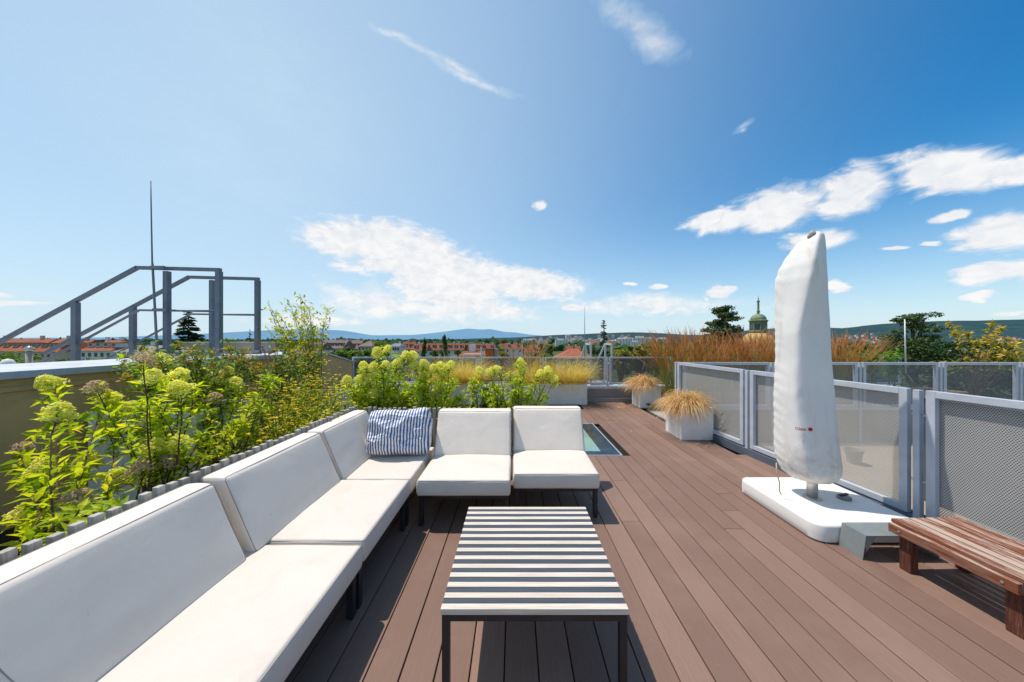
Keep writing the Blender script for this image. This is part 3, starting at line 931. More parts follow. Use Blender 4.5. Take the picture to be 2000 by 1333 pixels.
# ================================================================= picket edging
def picket_run(name, label, p, q, top=.722):
    p = np.array(p); q = np.array(q); d = q - p; L = np.linalg.norm(d); d /= L
    t = thing(name, label, 'picket edging', (p[0], p[1], 0), math.atan2(d[1], d[0]))
    mb = MB(); n = int(L / .053)
    g = np.random.default_rng(11)
    for k in range(n):
        x = .02 + k * .053
        mb.bb(x - .0155, x + .0155, -.014, .014, .02, top + g.normal() * .007)
    mb.build('battens', M['picket_z'], t, bevel=.002)
    for z in (.2, .58):
        MB().bb(0, L, .0155, .035, z - .02, z + .02).build('rail', M['picket'], t)
def slat_mat_z():
    m, h, out = newmat('weathered_upright_batten')
    v = co(h); r = island(h)
    g = h.noise(h.scalev(v, (60, 60, 3)), 2.0, 6, .7)
    col = h.mix(r, h.ramp(g, [(.3, (.27, .24, .205)), (.7, (.46, .41, .36))]), h.ramp(g, [(.3, (.34, .315, .285)), (.7, (.58, .55, .51))]))
    bsdf(h, out, col, .85, .15, 0, g, .5, .003)
    return m
M['picket_z'] = slat_mat_z()
picket_run('picket_edging', 'weathered wooden batten edging running behind the long sofa side', (-1.632, -.2), (-1.632, 3.22), .772)
picket_run('picket_edging', 'weathered wooden batten edging behind the pillow and end seats', (-1.62, 3.285), (.55, 3.285))

# ================================================================= railings
def railing(label, p0, rz, spans, posts, z0, z1, fr=.045, bolts=True, group=None, base=None, cat='railing', post_z0=0.0, mesh='perf'):
    t = thing('mesh_railing', label, cat, p0, rz)
    for a, b in spans:
        mb = MB()
        mb.bb(a, a + fr, -.02, .02, z0, z1); mb.bb(b - fr, b, -.02, .02, z0, z1)
        mb.bb(a + fr, b - fr, -.02, .02, z1 - fr, z1); mb.bb(a + fr, b - fr, -.02, .02, z0, z0 + fr)
        f = mb.build('panel_frame', M['rail'], t, bevel=.003)
        MB().quad((a + fr * .5, .026, z0 + fr * .5), (b - fr * .5, .026, z0 + fr * .5), (b - fr * .5, .026, z1 - fr * .5), (a + fr * .5, .026, z1 - fr * .5)).build('perforated_sheet', M[mesh], f)
    for x in posts:
        pm = MB().bb(x - .019, x + .019, -.022, .022, post_z0, z1 - .004).build('post', M['rail'], t, bevel=.003)
        if bolts:
            for sg in (-1, 1):
                for z in (z0 + .28 * (z1 - z0), z0 + .80 * (z1 - z0)):
                    MB().bar((x + sg * .018, 0, z), (x + sg * .042, 0, z), .014, .014).build('bolt', M['bolt'], pm, bevel=.004)
    if base:
        mb = MB()
        mb.bb(base[0], base[1], -.03, .03, -.02, .085)
        mb.build('base_channel', M['rail_dark'], t, bevel=.004)
    return t
# near railing: origin at its far corner, running towards the viewer
ncorner = (fence_x(5.30), 5.30, 0)
nrz = math.atan2(-1, .10)
railing('grey framed perforated railing beside the parasol and bench', ncorner, nrz,
        [(.04, 1.38), (1.48, 2.91), (3.01, 4.43), (4.53, 5.95)], [-.01, 1.43, 2.96, 4.48], .10, 1.07, .05, True, base=(-.02, 6.0))
# cross railing: from the same corner to the right
railing('grey perforated cross railing running from the corner post behind the parasol', (2.87, 5.23, 0), 0,
        [(.0, 1.46), (1.56, 2.95), (3.05, 4.32), (4.42, 5.68), (5.78, 7.1)], [1.51, 3.0, 4.37, 5.73], .30, 1.066, .045, True, post_z0=-.3, mesh='perf_dark')
# back railing along the far parapet
sp = []; ps = []
x = -3.84
while x < 9.0:
    sp.append((x, min(x + 1.43, 9.15))); ps.append(x + 1.475); x += 1.52
railing('long grey perforated railing along the far roof edge above the troughs', (0, 7.28, 0), 0, sp, ps[:-1], .40, 1.042, .035, True, post_z0=.355, mesh='perf_dark')

# grey clad step under the back railing
def make_upstand():
    t = thing('roof_upstand', 'grey sheet metal clad step below the far railing', 'upstand', (0, 7.3, 0))
    MB().bb(-3.84, 9.2, -.11, .25, -.05, .30).build('riser', M['upstand'], t)
    MB().bb(-3.84, 9.2, -.14, .28, .3015, .352).build('cap', M['coping'], t, bevel=.006)
    MB().bb(1.63, 3.3, -.19, -.111, -.03, .10).build('ledge', M['upstand'], t, bevel=.006)
make_upstand()

# lower terrace seen through the near railing, with the wall below the cross railing
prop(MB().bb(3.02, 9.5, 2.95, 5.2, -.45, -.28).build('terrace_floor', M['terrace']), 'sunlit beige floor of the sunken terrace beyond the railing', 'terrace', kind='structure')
prop(MB().bb(2.80, 9.5, 5.262, 7.19, -.35, -.02).build('roof_floor', M['roofgrey']), 'grey roof surface behind the cross railing', 'roof', kind='structure')
prop(MB().bb(3.05, 9.5, -1.0, 2.948, -.45, -.282).build('terrace_floor', M['upstand']), 'floor strip of the sunken terrace by the bench, shade put into its grey', 'terrace', kind='structure')  # greyer copy of the terrace floor, shade put into its colour
w = thing('parapet_wall', 'beige rendered low wall below the cross railing', 'wall', (2.9, 5.25, 0))
MB().bb(0.02, 6.6, -.04, .005, -.28, .26).build('wall', M['terrace'], w)
MB().bb(0.0, 6.6, -.055, .008, .262, .29).build('coping', M['coping'], w, bevel=.004)
k = thing('gutter_kerb', 'pale concrete kerb running along the foot of the mesh railing', 'kerb', (fence_x(5.1) + .22, 5.1, 0), nrz)
MB().bb(0, 6.0, .0, .12, -.28, -.06).build('kerb', M['concrete'], k, bevel=.01)
dw = thing('shade_standin_wall', 'added dark wall standing in for shade beyond the railing', 'wall', (4.4, 0, -.28))  # added dark wall, stands in for the shaded background behind the mesh
MB().bb(0, .12, -1.0, 3.3, 0, 1.10).build('shade_panel', M['clad'], dw)
MB().bb(-.02, .14, -1.02, 3.32, 1.102, 1.125).build('coping', M['rail_dark'], dw)
pp = thing('plant_pot', 'pale empty flower pot standing on the sunken terrace', 'pot', (4.75, 4.3, -.28))
MB().rings([np.stack([r * np.cos(np.linspace(0, 2 * PI, 28, endpoint=False)), r * np.sin(np.linspace(0, 2 * PI, 28, endpoint=False)), np.full(28, z)], 1) for r, z in ((.065, 0), (.09, .17), (.10, .17), (.10, .20), (.092, .20), (.085, .15))]).build('pot', M['terrace'], pp)

# ================================================================= ochre wall with coping
def make_wall():
    t = thing('parapet_wall', 'ochre rendered parapet wall with grey metal coping behind the flowers', 'wall', (-3.85, 0, 0))
    y0, y1, y2 = -1.5, 6.18, 7.27
    h1, h2 = 1.175, .92
    mb = MB()
    # side profile extruded in x
    prof = [(y0, -.3), (y2, -.3), (y2, h2), (y1, h1), (y0, h1)]
    v = [(0, y, z) for y, z in prof] + [(-.30, y, z) for y, z in prof]
    n = 5
    mb.add(v, [(0, 1, 2, 3, 4), (9, 8, 7, 6, 5)] + [((i + 1) % n, i, i + n, (i + 1) % n + n) for i in range(n)])
    mb.build('wall', M['stucco'], t)
    c = MB()
    def strip(ya, za, yb, zb, x0, x1, th):
        v = [(x0, ya, za), (x1, ya, za), (x1, yb, zb), (x0, yb, zb), (x0, ya, za + th), (x1, ya, za + th), (x1, yb, zb + th), (x0, yb, zb + th)]
        c.add(v, [(3, 2, 1, 0), (4, 5, 6, 7), (0, 1, 5, 4), (1, 2, 6, 5), (2, 3, 7, 6), (3, 0, 4, 7)])
    strip(y0, h1 + .002, y1 - .001, h1 + .002, -1.15, .035, .033)
    strip(y1 + .001, h1 + .002, y2, h2 + .002, -.33, .035, .033)
    lip = MB()
    c.build('coping', M['coping'], t, bevel=.004)
    MB().bb(.0365, .042, y0, y1, h1 - .022, h1 + .034).build('drip_edge', M['rail'], t)
    MB().bb(.0015, .014, y0, y1, h1 - .125, h1 - .085).build('moulding', M['stucco'], t, bevel=.005)
make_wall()
prop(MB().bb(-11.0, -4.151, -2, 7.0, -.2, .2).build('flat_roof', M['roofgrey']), 'grey flat roof beyond the ochre wall', 'roof', kind='structure')
bl = MB()
bl.bb(-5.0, -4.151, -1.5, 6.18, .201, 1.17)
prop(bl.build('roof_block', M['stucco']), 'raised roof block under the steel stair landing', 'roof', kind='structure')

# ================================================================= steel stair over the wall
def make_stair():
    t = thing('steel_stair', 'grey steel stair with twin handrails climbing over the ochre wall', 'stair', (-4.04, 4.2, 0))
    zl = 1.30
    for yy in (0, .63):
        far = yy > 0
        a = MB(); w = .045
        top = 2.405
        xb = -1.12 if not far else -1.08
        a.bar((.022, yy, top), (xb, yy, top + .03), w, .045)
        a.bar((xb + .012, yy, top + .036), (-3.35, yy, top + .03 - 2.23 * .54), w, .045)
        a.build('handrail', M['stairsteel'], t, bevel=.003)
        b = MB()
        mid = 1.84
        b.tube([(0, yy, mid), (xb + .03, yy, mid + .015), (-3.4, yy, mid + .015 - 2.31 * .54)], .016, 8)
        b.build('mid_rail', M['stairsteel'], t, smooth=True)
        for x in (0, -.71):
            MB().bb(x - .03, x + .03, yy - .03, yy + .03, zl - .02, top - .02).build('post', M['stairsteel'], t, bevel=.003)
        x = -1.96
        MB().bb(x - .035, x + .035, yy - .028, yy + .028, .55, top + .03 - .84 * .54 - .02).build('post', M['stairsteel'], t, bevel=.003)
        s = MB(); s.bar((-1.12, yy, zl - .05), (-3.3, yy, zl - .05 - 2.18 * .54), .012, .16)
        s.bb(-1.13, .06, yy - .006, yy + .006, zl - .075, zl - .012)
        s.build('stringer', M['stairsteel'], t)
    g = MB()
    for k in range(24):
        x = -1.10 + k * .0495
        g.bb(x - .004, x + .004, .008, .622, zl - .05, zl - .012)
    g.build('landing_grate', M['rail'], t)
    tr = MB()
    for k in range(6):
        x = -1.3 - k * .30
        tr.bb(x - .13, x + .13, .008, .622, zl - .19 - k * .162, zl - .16 - k * .162)
    tr.build('treads', M['rail'], t)
make_stair()
kb = thing('concrete_block', 'rough concrete upstand block behind the steel stair landing', 'concrete block', (-5.05, 5.6, 1.209))
MB().bb(-.95, .62, -.08, .10, 0, .20).build('block', M['concrete'], kb, bevel=.012)

def rod(name, label, cat, pts, r, mat, clamp=()):
    t = thing(name, label, cat, pts[0])
    p0 = np.array(pts[0])
    MB().tube([np.array(p) - p0 for p in pts], r, 8).build('rod', M[mat], t, smooth=True)
    for c in clamp:
        c = np.array(c) - p0
        MB().bar(c + np.array((-.03, -.045, 0)), c + np.array((.16, -.045, 0)), .03, .04).build('clamp', M['stairsteel'], t, bevel=.004)
rod('lightning_rod', 'tall thin lightning rod clamped to the steel stair handrail', 'lightning rod',
    [(-4.79, 4.12, 1.21), (-4.82, 4.12, 1.8), (-4.855, 4.12, 2.45), (-4.86, 4.12, 2.5), (-4.87, 4.12, 3.0), (-4.88, 4.12, 3.58)], [.014, .013, .012, .009, .0075, .006], 'stairsteel',
    [(-4.855, 4.165, 2.42), (-4.82, 4.165, 1.85)])
rod('lightning_rod', 'thin lightning rod rising beside the small stair at the far railing', 'lightning rod',
    [(1.70, 7.45, .352), (1.70, 7.45, 1.2), (1.70, 7.45, 2.25)], [.014, .011, .005], 'stairsteel')
rod('flagpole', 'slim white pole standing before the big dark pine', 'pole',
    [at(1769, 730, 11.0), at(1768, 664, 11.0), at(1767, 624, 11.0)], [.02, .018, .015], 'planter')
# far small stair over the back railing
def far_stair():
    t = thing('steel_stair', 'small grey steel step-over stair beyond the far railing', 'stair', (1.85, 7.45, 0))
    for x in (0, .51):
        for y in (0, .53):
            MB().bb(x - .02, x + .02, y - .02, y + .02, .20, 1.318).build('post', M['rail'], t)
        h = MB(); h.bar((x, -.022, 1.342), (x, .55, 1.342), .045, .045); h.bar((x, .56, 1.335), (x, 2.0, .35), .04, .04)
        h.build('handrail', M['rail'], t)
        MB().bar((x, .02, .86), (x, .51, .86), .02, .03).build('mid_rail', M['rail'], t)
    MB().bb(.02, .49, -.0, .53, .353, .40).build('landing_grate', M['rail'], t)
    tr = MB()
    for k in range(4): tr.bb(.03, .48, .60 + k * .28, .82 + k * .28, .2 - k * .18, .23 - k * .18)
    tr.build('treads', M['rail'], t)
far_stair()
# pipe and dish on the lower roof
vp = thing('vent_pipe', 'short capped vent pipe on the lower flat roof', 'vent pipe', (-7.9, 5.0, .2))
MB().lathe([(.035, 0), (.035, 1.06)], (0, 0, 0), 14).build('pipe', M['piping'], vp, smooth=True)
MB().lathe([(.02, 1.062), (.05, 1.075), (.05, 1.12), (.0, 1.15)], (0, 0, 0), 14).build('hood', M['pole'], vp, smooth=True)
vd = thing('roof_dome', 'small pale domed rooflight on the lower flat roof', 'rooflight', (-8.25, 5.0, .2))
MB().lathe([(.075, 0), (.075, .84), (.07, .88), (.045, .925), (0, .94)], (0, 0, 0), 20).build('dome', M['planter'], vd, smooth=True)
# ================================================================= planting
A3 = lambda p: np.array(p, float)
# scuff line on the longest back cushion
for ch in mA.children:
    if ch.name.startswith('back_cushion'):
        MB().tube([p for p in pts], .0016, 5).build('scuff', M['seam'], ch, label='dark hairline scuff on the longest white back cushion')

def head_mesh(kind, seed):
    g = np.random.default_rng(seed)
    n = 400 if kind != 'dry' else 330
    th = g.uniform(0, 2 * PI, n); u = g.uniform(0, 1, n)
    z = u ** .8
    # blunt cone of florets
    r = .066 * np.sqrt(np.clip(1 - (z * 1.0) ** 2.2, 0, 1)) * (1.0 - .18 * z) + .004
    if kind == 'dry': r *= 1.12
    hgt = .115 if kind != 'dry' else .095
    lump = 1 + .16 * np.sin(th * 3 + seed) * np.cos(z * 7 + seed)
    P = np.stack([r * np.cos(th) * lump, r * np.sin(th) * lump, z * hgt - .02], 1) * g.uniform(.86, 1.06, (n, 1))
    N = unit(unit(P - np.array((0, 0, .02))) * .7 + np.array((0, 0, .65)) + g.normal(size=(n, 3)) * .3)
    mb = MB()
    for k in range(2):      # two crossed petal pairs per floret
        quads(mb, P + N * .002 * k, N + g.normal(size=(n, 3)) * .22, g.uniform(.0125, .019, n) * (1 if kind != 'dry' else .82), 0, g, 1.0 if kind != 'dry' else 1.5)
    m2 = n // 8
    Pi = P[:m2] * .72
    quads(mb, Pi, N[:m2] + g.normal(size=(m2, 3)) * .4, .03, 0, g)
    mat = M['hyd_dry'] if kind == 'dry' else M['hyd_flower']
    o = mb.build('flower_head', mat, None)
    return o
HEADS = {'lime': [head_mesh('lime', s) for s in (1, 2, 3)], 'dry': [head_mesh('dry', s) for s in (4, 5)]}
USED = set()
def place_head(kind, parent, loc, size, lean):
    proto = random.choice(HEADS[kind])
    if proto.name in USED:
        o = proto.copy(); COL.objects.link(o)
    else:
        o = proto; USED.add(proto.name)
    o.parent = parent
    o.location = loc; o.rotation_euler = (lean[0], lean[1], random.uniform(0, 6.28))
    s = size / .135
    o.scale = (s, s, s * random.uniform(.9, 1.15))
    if kind == 'dry': o['label'] = 'dried beige flower head'
    return o

def hydrangea(label, root, heads, shoots, seed, leafL=.086, dens=1.0, group=None, name='hydrangea_shrub', low=.42):
    g = np.random.default_rng(seed)
    t = thing(name, label, 'hydrangea', root, 0, group)
    root = A3(root)
    st = MB(); P = []; D = []; N = []; Ls = []
    tips = [(A3(p) - root, s, k) for p, s, k in heads] + [(A3(p) - root, 0, None) for p in shoots]
    for tip, size, kind in tips:
        a = np.array((g.normal() * .06, g.normal() * .06, 0))
        top = tip - np.array((0, 0, size * .30))
        mid = a + (top - a) * .5 + np.array((g.normal() * .05, g.normal() * .05, .07)) - np.array((top[0], top[1], 0)) * .12
        uu = np.linspace(0, 1, 10)[:, None]
        C = (1 - uu) ** 2 * a + 2 * uu * (1 - uu) * mid + uu ** 2 * top
        C[2:-1] += g.normal(size=(7, 3)) * .008
        Lh = np.linalg.norm(np.diff(C, axis=0), axis=1).sum()
        st.tube(C, np.linspace(.0075, .0028, 10), 5, cap=False)
        # opposite pairs of leaves up the stem
        npair = max(4, int(Lh / .058 * dens))
        for k in range(npair):
            f = low + (1 - low) * (k + g.uniform(-.3, .3)) / npair
            f = min(.995, max(.1, f)); i = min(8, int(f * 9)); w = f * 9 - i
            p = C[i] * (1 - w) + C[i + 1] * w; d = unit(C[i + 1] - C[i])
            az = (k % 2) * PI / 2 + g.normal() * .35
            e1 = unit(np.cross(d, (.3, .2, .9))); e2 = np.cross(d, e1)
            for sg in (1, -1):
                if g.random() < .12: continue
                o = (math.cos(az) * e1 + math.sin(az) * e2) * sg
                dd = o * g.uniform(.7, 1.1) + d * g.uniform(.15, .7) + np.array((0, 0, g.uniform(-.25, .2)))
                P.append(p); D.append(dd); N.append(d + np.array((0, 0, .8)) + g.normal(size=3) * .25)
                Ls.append(leafL * g.uniform(.6, 1.2) * (.75 + .35 * f))
            # short side twig with its own small tuft
            if g.random() < .30 * dens and f > .4:
                o = unit(math.cos(az) * e1 + math.sin(az) * e2 + d * .6)
                q = p + o * g.uniform(.05, .13)
                st.tube([p, (p + q) / 2 + (0, 0, .006), q], [.003, .0025, .0018], 4, cap=False)
                for m_ in range(6):
                    a2 = m_ * 2.4
                    f1 = unit(np.cross(o, (0, .3, 1))); f2 = np.cross(o, f1)
                    dd = (math.cos(a2) * f1 + math.sin(a2) * f2) * .8 + o * g.uniform(.3, .9)
                    P.append(q - o * .012 * (m_ % 3)); D.append(dd); N.append(o + np.array((0, 0, .6)) + g.normal(size=3) * .2); Ls.append(leafL * g.uniform(.5, .95))
        # rosette under the tip
        d = unit(C[9] - C[8])
        for m_ in range(7 if kind else 9):
            a2 = m_ * 2.4 + g.normal() * .2
            e1 = unit(np.cross(d, (.3, .2, .9))); e2 = np.cross(d, e1)
            dd = (math.cos(a2) * e1 + math.sin(a2) * e2) + d * g.uniform(-.1, .5 if kind else 1.0)
            P.append(C[9] - d * .012 * m_ * .8); D.append(dd); N.append(d + np.array((0, 0, .5)) + g.normal(size=3) * .2); Ls.append(leafL * g.uniform(.7, 1.15))
        if kind:
            place_head(kind, t, tuple(tip - np.array((0, 0, size * .35))), size * (.8 if kind == 'dry' else .95), (g.normal() * .35, g.normal() * .35))
    st.build('stems', M['hyd_stem'], t)
    fl = MB(); Ls = np.array(Ls)
    leaves(fl, P, D, N, Ls, Ls * g.uniform(.28, .40, len(Ls)), .14, .2)
    fl.build('foliage', M['hyd_leaf'], t)
    return t

def pxheads(lst, real=.135, ymin=0.0, ymax=9.0):
    out = []
    for px, py, s, k in lst:
        Y = real * FPX / (s / (1 + ((px - CX) / FPX) ** 2) ** .42)
        Y = min(ymax, max(ymin, Y))
        out.append((at(px, py, Y), real, k))
    return out
g0 = np.random.default_rng(21)
def spray(cx, cy, cz, rx, ry, rz, n):
    q = g0.normal(size=(n * 3, 3)); q = unit(q) * g0.uniform(.35, 1, (n * 3, 1)) ** .5
    q = q[:n]
    return [(cx + a * rx, cy + b * ry, cz + c * rz) for a, b, c in q]
def ok_side(pl):    # keep shoots on the bed side of the edging and off the bare stretch of wall
    out = []
    for p in pl:
        p = (min(p[0], -1.68), p[1], p[2])
        if p[0] / p[1] < -1.38 and p[2] > .55 + .10 * p[1]: continue
        out.append(p)
    return out
hs1 = pxheads([(112, 798, 72, 'lime'), (85, 908, 66, 'lime'), (172, 893, 60, 'lime'), (150, 960, 74, 'dry'), (40, 1000, 70, 'lime'), (40, 868, 62, 'dry'), (210, 835, 56, 'lime'), (230, 930, 60, 'lime'), (205, 775, 54, 'lime'), (105, 742, 60, 'lime')])
hydrangea('large hydrangea shrub with lime flower heads at the front end of the bed', (-2.2, 1.45, .04), hs1, ok_side(spray(-1.86, 1.12, .64, .22, .42, .12, 21)), 31, group='hydrangea shrubs')
hs2 = pxheads([(300, 868, 56, 'lime'), (355, 858, 52, 'lime'), (275, 905, 60, 'dry'), (330, 890, 54, 'dry'), (187, 748, 56, 'dry'), (300, 735, 50, 'lime'), (350, 727, 46, 'lime'), (360, 753, 54, 'lime'), (280, 692, 58, 'dry'), (345, 848, 44, 'dry'), (255, 790, 50, 'lime'), (310, 800, 46, 'lime')])
hydrangea('hydrangea shrub with dried beige and lime heads before the tall white planter', (-2.4, 2.05, .04), hs2, ok_side(spray(-2.5, 2.4, .86, .55, .32, .26, 13)), 32, group='hydrangea shrubs')
hs3 = pxheads([(392, 727, 36, 'lime'), (440, 724, 34, 'lime'), (320, 700, 38, 'lime'), (462, 745, 34, 'lime'), (465, 756, 34, 'dry'), (420, 770, 38, 'dry'), (385, 790, 38, 'lime'), (425, 742, 36, 'lime'), (355, 770, 38, 'lime')])
hydrangea('hydrangea shrub leaning into the yellow flower meadow', (-2.5, 2.6, .04), hs3, ok_side(spray(-2.5, 2.75, .98, .5, .3, .22, 9)), 33, group='hydrangea shrubs')
hs4 = pxheads([(677, 742, 24, 'lime'), (700, 738, 26, 'lime'), (712, 712, 26, 'lime'), (737, 683, 22, 'lime'), (757, 681, 20, 'lime'), (752, 711, 24, 'lime'), (730, 714, 24, 'lime'), (792, 692, 26, 'lime'), (808, 692, 22, 'lime'), (775, 706, 28, 'lime'), (728, 767, 24, 'lime'), (722, 737, 24, 'lime')], .125, 3.6, 4.2)
hydrangea('full hydrangea shrub behind the striped pillow crowned with lime heads', (-1.65, 3.95, .04), hs4, spray(-1.65, 3.9, .78, .55, .3, .28, 34), 34, .085, 1.5, 'hydrangea shrubs', low=.12)
hs5 = pxheads([(828, 706, 26, 'lime'), (845, 718, 26, 'lime'), (862, 712, 24, 'lime'), (880, 712, 26, 'lime'), (832, 725, 24, 'lime'), (868, 722, 22, 'lime'), (810, 710, 22, 'lime'), (850, 765, 22, 'dry')], .125, 3.6, 4.2)
hydrangea('hydrangea shrub behind the sofa gap with a cluster of lime heads on top', (-1.05, 3.9, .04), hs5, spray(-1.02, 3.85, .78, .42, .3, .28, 30), 35, .085, 1.5, 'hydrangea shrubs', low=.12)
hs6 = pxheads([(957, 722, 24, 'lime'), (974, 718, 24, 'lime'), (1018, 706, 26, 'lime'), (1022, 718, 22, 'lime'), (937, 723, 18, 'lime'), (1070, 722, 24, 'lime'), (1084, 737, 26, 'lime'), (1055, 728, 22, 'lime'), (1004, 730, 18, 'dry')], .115, 3.55, 4.0)
hydrangea('leafy hydrangea shrub behind the two end seats with few lime heads', (-.02, 3.75, .04), hs6, spray(.0, 3.75, .80, .38, .2, .26, 30), 36, .08, 1.4, 'hydrangea shrubs', low=.15)
hydrangea('narrow young hydrangea shrub with green leaves and no flower heads', (-.52, 3.85, .04), [], spray(-.50, 3.85, .78, .16, .2, .26, 8), 37, .075, 1.0, 'hydrangea shrubs', low=.2)

# ---- yellow flowered meadow plants
def meadow(label, root, w, hgt, n, seed, nfl):
    g = np.random.default_rng(seed)
    t = thing('coreopsis_plant', label, 'flower', root, 0, 'yellow flowered meadow plants')
    mb = MB(); P = []; D = []; N = []; Ls = []; F = []
    B = np.stack([g.normal(size=n) * w * .35, g.normal(size=n) * w * .35, np.zeros(n)], 1)
    Dr = np.stack([g.normal(size=n) * .22, g.normal(size=n) * .22, np.ones(n)], 1)
    L = hgt * 1.02 * g.uniform(.55, 1.08, n)
    for i in range(n):
        d = unit(Dr[i]); C = [B[i]]
        for k in range(5):
            C.append(C[-1] + unit(d + np.array((g.normal() * .06, g.normal() * .06, 0))) * L[i] / 5)
        mb.tube(C, [.0028, .0026, .0023, .002, .0016, .0012], 3, cap=False)
        C = np.array(C)
        for k in range(26):
            f = g.uniform(.15, .97) * 5; j = min(4, int(f)); p = C[j] + (C[j + 1] - C[j]) * (f - j)
            az = g.uniform(0, 2 * PI)
            P.append(p); D.append((math.cos(az), math.sin(az), g.uniform(.1, 1.0))); N.append((g.normal() * .3, g.normal() * .3, 1)); Ls.append(g.uniform(.03, .062))
        if i < nfl: F.append((C[-1], 1))
        for k in range(2):
            if g.random() < .4:
                f = 3.2 + g.uniform(0, 1.4); j = int(f); p = C[j] + (C[j + 1] - C[j]) * (f - j)
                q = p + np.array((g.normal() * .05, g.normal() * .05, .06))
                mb.tube([p, q], [.0014, .001], 3, cap=False); F.append((q, .8))
    mb.build('stems', M['green_stem'], t)
    fl = MB(); Ls = np.array(Ls)
    leaves(fl, P, D, N, Ls, Ls * .26, .1, .1)
    fl.build('foliage', M['meadow'], t)
    ym = MB()
    FP = np.array([f[0] for f in F]); 
    for k in range(7):
        a = k * 2 * PI / 7
        m_ = len(FP)
        tilt = g.normal(size=(m_, 3)) * .35
        D_ = np.stack([np.full(m_, math.cos(a)), np.full(m_, math.sin(a)), np.full(m_, .15)], 1) + tilt * .5
        leaves(ym, FP, D_, np.array((0, 0, 1.)) + tilt, .021, .015, .05, .1)
    o = ym.build('flowers', M['yellow'], t)
    o['kind'] = 'stuff'
    return t
for k, (x, y, w, h_, n, nf, lab) in enumerate([
        (-2.10, 2.75, .50, .90, 80, 34, 'yellow flowered plant next to the hydrangea with dried heads'),
        (-2.15, 3.2, .60, .96, 95, 44, 'yellow flowered plant behind the middle of the sofa back'),
        (-2.70, 3.6, .65, 1.02, 90, 42, 'yellow flowered plant in front of the ochre wall'),
        (-2.52, 3.72, .52, .98, 90, 42, 'yellow flowered plant beside the striped pillow corner'),
        (-2.80, 4.3, .62, 1.04, 84, 40, 'tall yellow flowered plant below the yellow green shrub'),
        (-3.02, 4.6, .5, .92, 60, 30, 'yellow flowered plant before the white planter corner')]):
    meadow(lab, (x, y, .03), w, h_, n, 50 + k, nf)

# ---- grasses
def grass(name, label, cat, root, n, w, d, L, W, bend, lean, mat, seed, group=None, k=5, part='blades', spread_=.35):
    g = np.random.default_rng(seed)
    t = thing(name, label, cat, root, 0, group)
    P = np.stack([g.uniform(-w / 2, w / 2, n), g.uniform(-d / 2, d / 2, n), np.zeros(n)], 1)
    D = np.stack([P[:, 0] / max(w, .01) * spread_ * 2 + g.normal(size=n) * spread_ * .5 + lean[0], P[:, 1] / max(d, .01) * spread_ * 2 + g.normal(size=n) * spread_ * .5 + lean[1], np.ones(n)], 1)
    mb = MB()
    tip, dd = blades(mb, P, D, L * g.uniform(.55, 1.1, n), W * g.uniform(.6, 1.2, n), bend * g.uniform(.5, 1.5, n), k, g)
    mb.build(part, M[mat], t)
    return t, tip, dd, g
def straw_mound(label, root, r, n, seed, spill):
    t, tip, dd, g = grass('straw_grass', label, 'dried grass', root, int(n * 1.7), r * .60, r * .60, .40, .0085, 4.2, (spill[0] * .18, spill[1] * .18), 'straw', seed, 'dried straw grass mounds', 9, 'blades', .38)
    # long tresses hanging down over one side
    m_ = n // 3
    az = np.arctan2(spill[1], spill[0]) + g.normal(size=m_) * .7
    P = np.stack([np.cos(az) * r * .3, np.sin(az) * r * .3, np.zeros(m_)], 1)
    D = np.stack([np.cos(az) * .75, np.sin(az) * .75, np.full(m_, 1.1)], 1) + g.normal(size=(m_, 3)) * .22
    mb = MB(); blades(mb, P, D, g.uniform(.35, .62, m_), .008, 5.2, 9, g)
    mb.build('tresses', M['straw'], t)
    m_ = n
    q = rand_dir(m_, g); q[:, 2] = np.abs(q[:, 2])
    P = q * np.array((r * .55, r * .55, r * .62)) * g.uniform(.55, 1, (m_, 1)) + np.array((spill[0] * .06, 0, -.02))
    D = rand_dir(m_, g) + q * .6 + np.array((0, 0, .15))
    mb = MB(); blades(mb, P, D, g.uniform(.14, .34, m_), .0085, 4.2, 7, g)
    mb.build('curled_blades', M['straw'], t)
    mb = MB(); blades(mb, np.stack([g.normal(size=40) * r * .3, g.normal(size=40) * r * .3, np.zeros(40)], 1), np.stack([g.normal(size=40) * .4 + .35, g.normal(size=40) * .3, np.ones(40)], 1), g.uniform(.3, .62, 40), .005, 1.2, 6, g)
    mb.build('green_blades', M['reed_low'], t)
straw_mound('dried straw grass mound in the cube planter by the mesh railing', (2.62, 4.66, .43), .40, 620, 71, (-.8, -.3))
straw_mound('dried straw grass mound in the cube planter by the grey step', (2.86, 6.72, .43), .42, 560, 72, (-1, -.15))
# loose straw on the boards
mb = MB(); g = np.random.default_rng(77)
P = np.concatenate([np.stack([g.normal(size=70) * .22 + 2.30, g.normal(size=70) * .25 + 6.55, np.full(70, .008)], 1),
                    np.stack([g.normal(size=26) * .55 + 1.85, g.normal(size=26) * .5 + 5.4, np.full(26, .008)], 1)])
n = len(P); az = g.uniform(0, 2 * PI, n)
blades(mb, P, np.stack([np.cos(az), np.sin(az), np.full(n, .12)], 1), g.uniform(.08, .3, n), .007, .35, 5, g)
prop(mb.build('fallen_straw', M['straw']), 'loose fallen straw blades scattered over the deck boards', 'straw', kind='stuff')

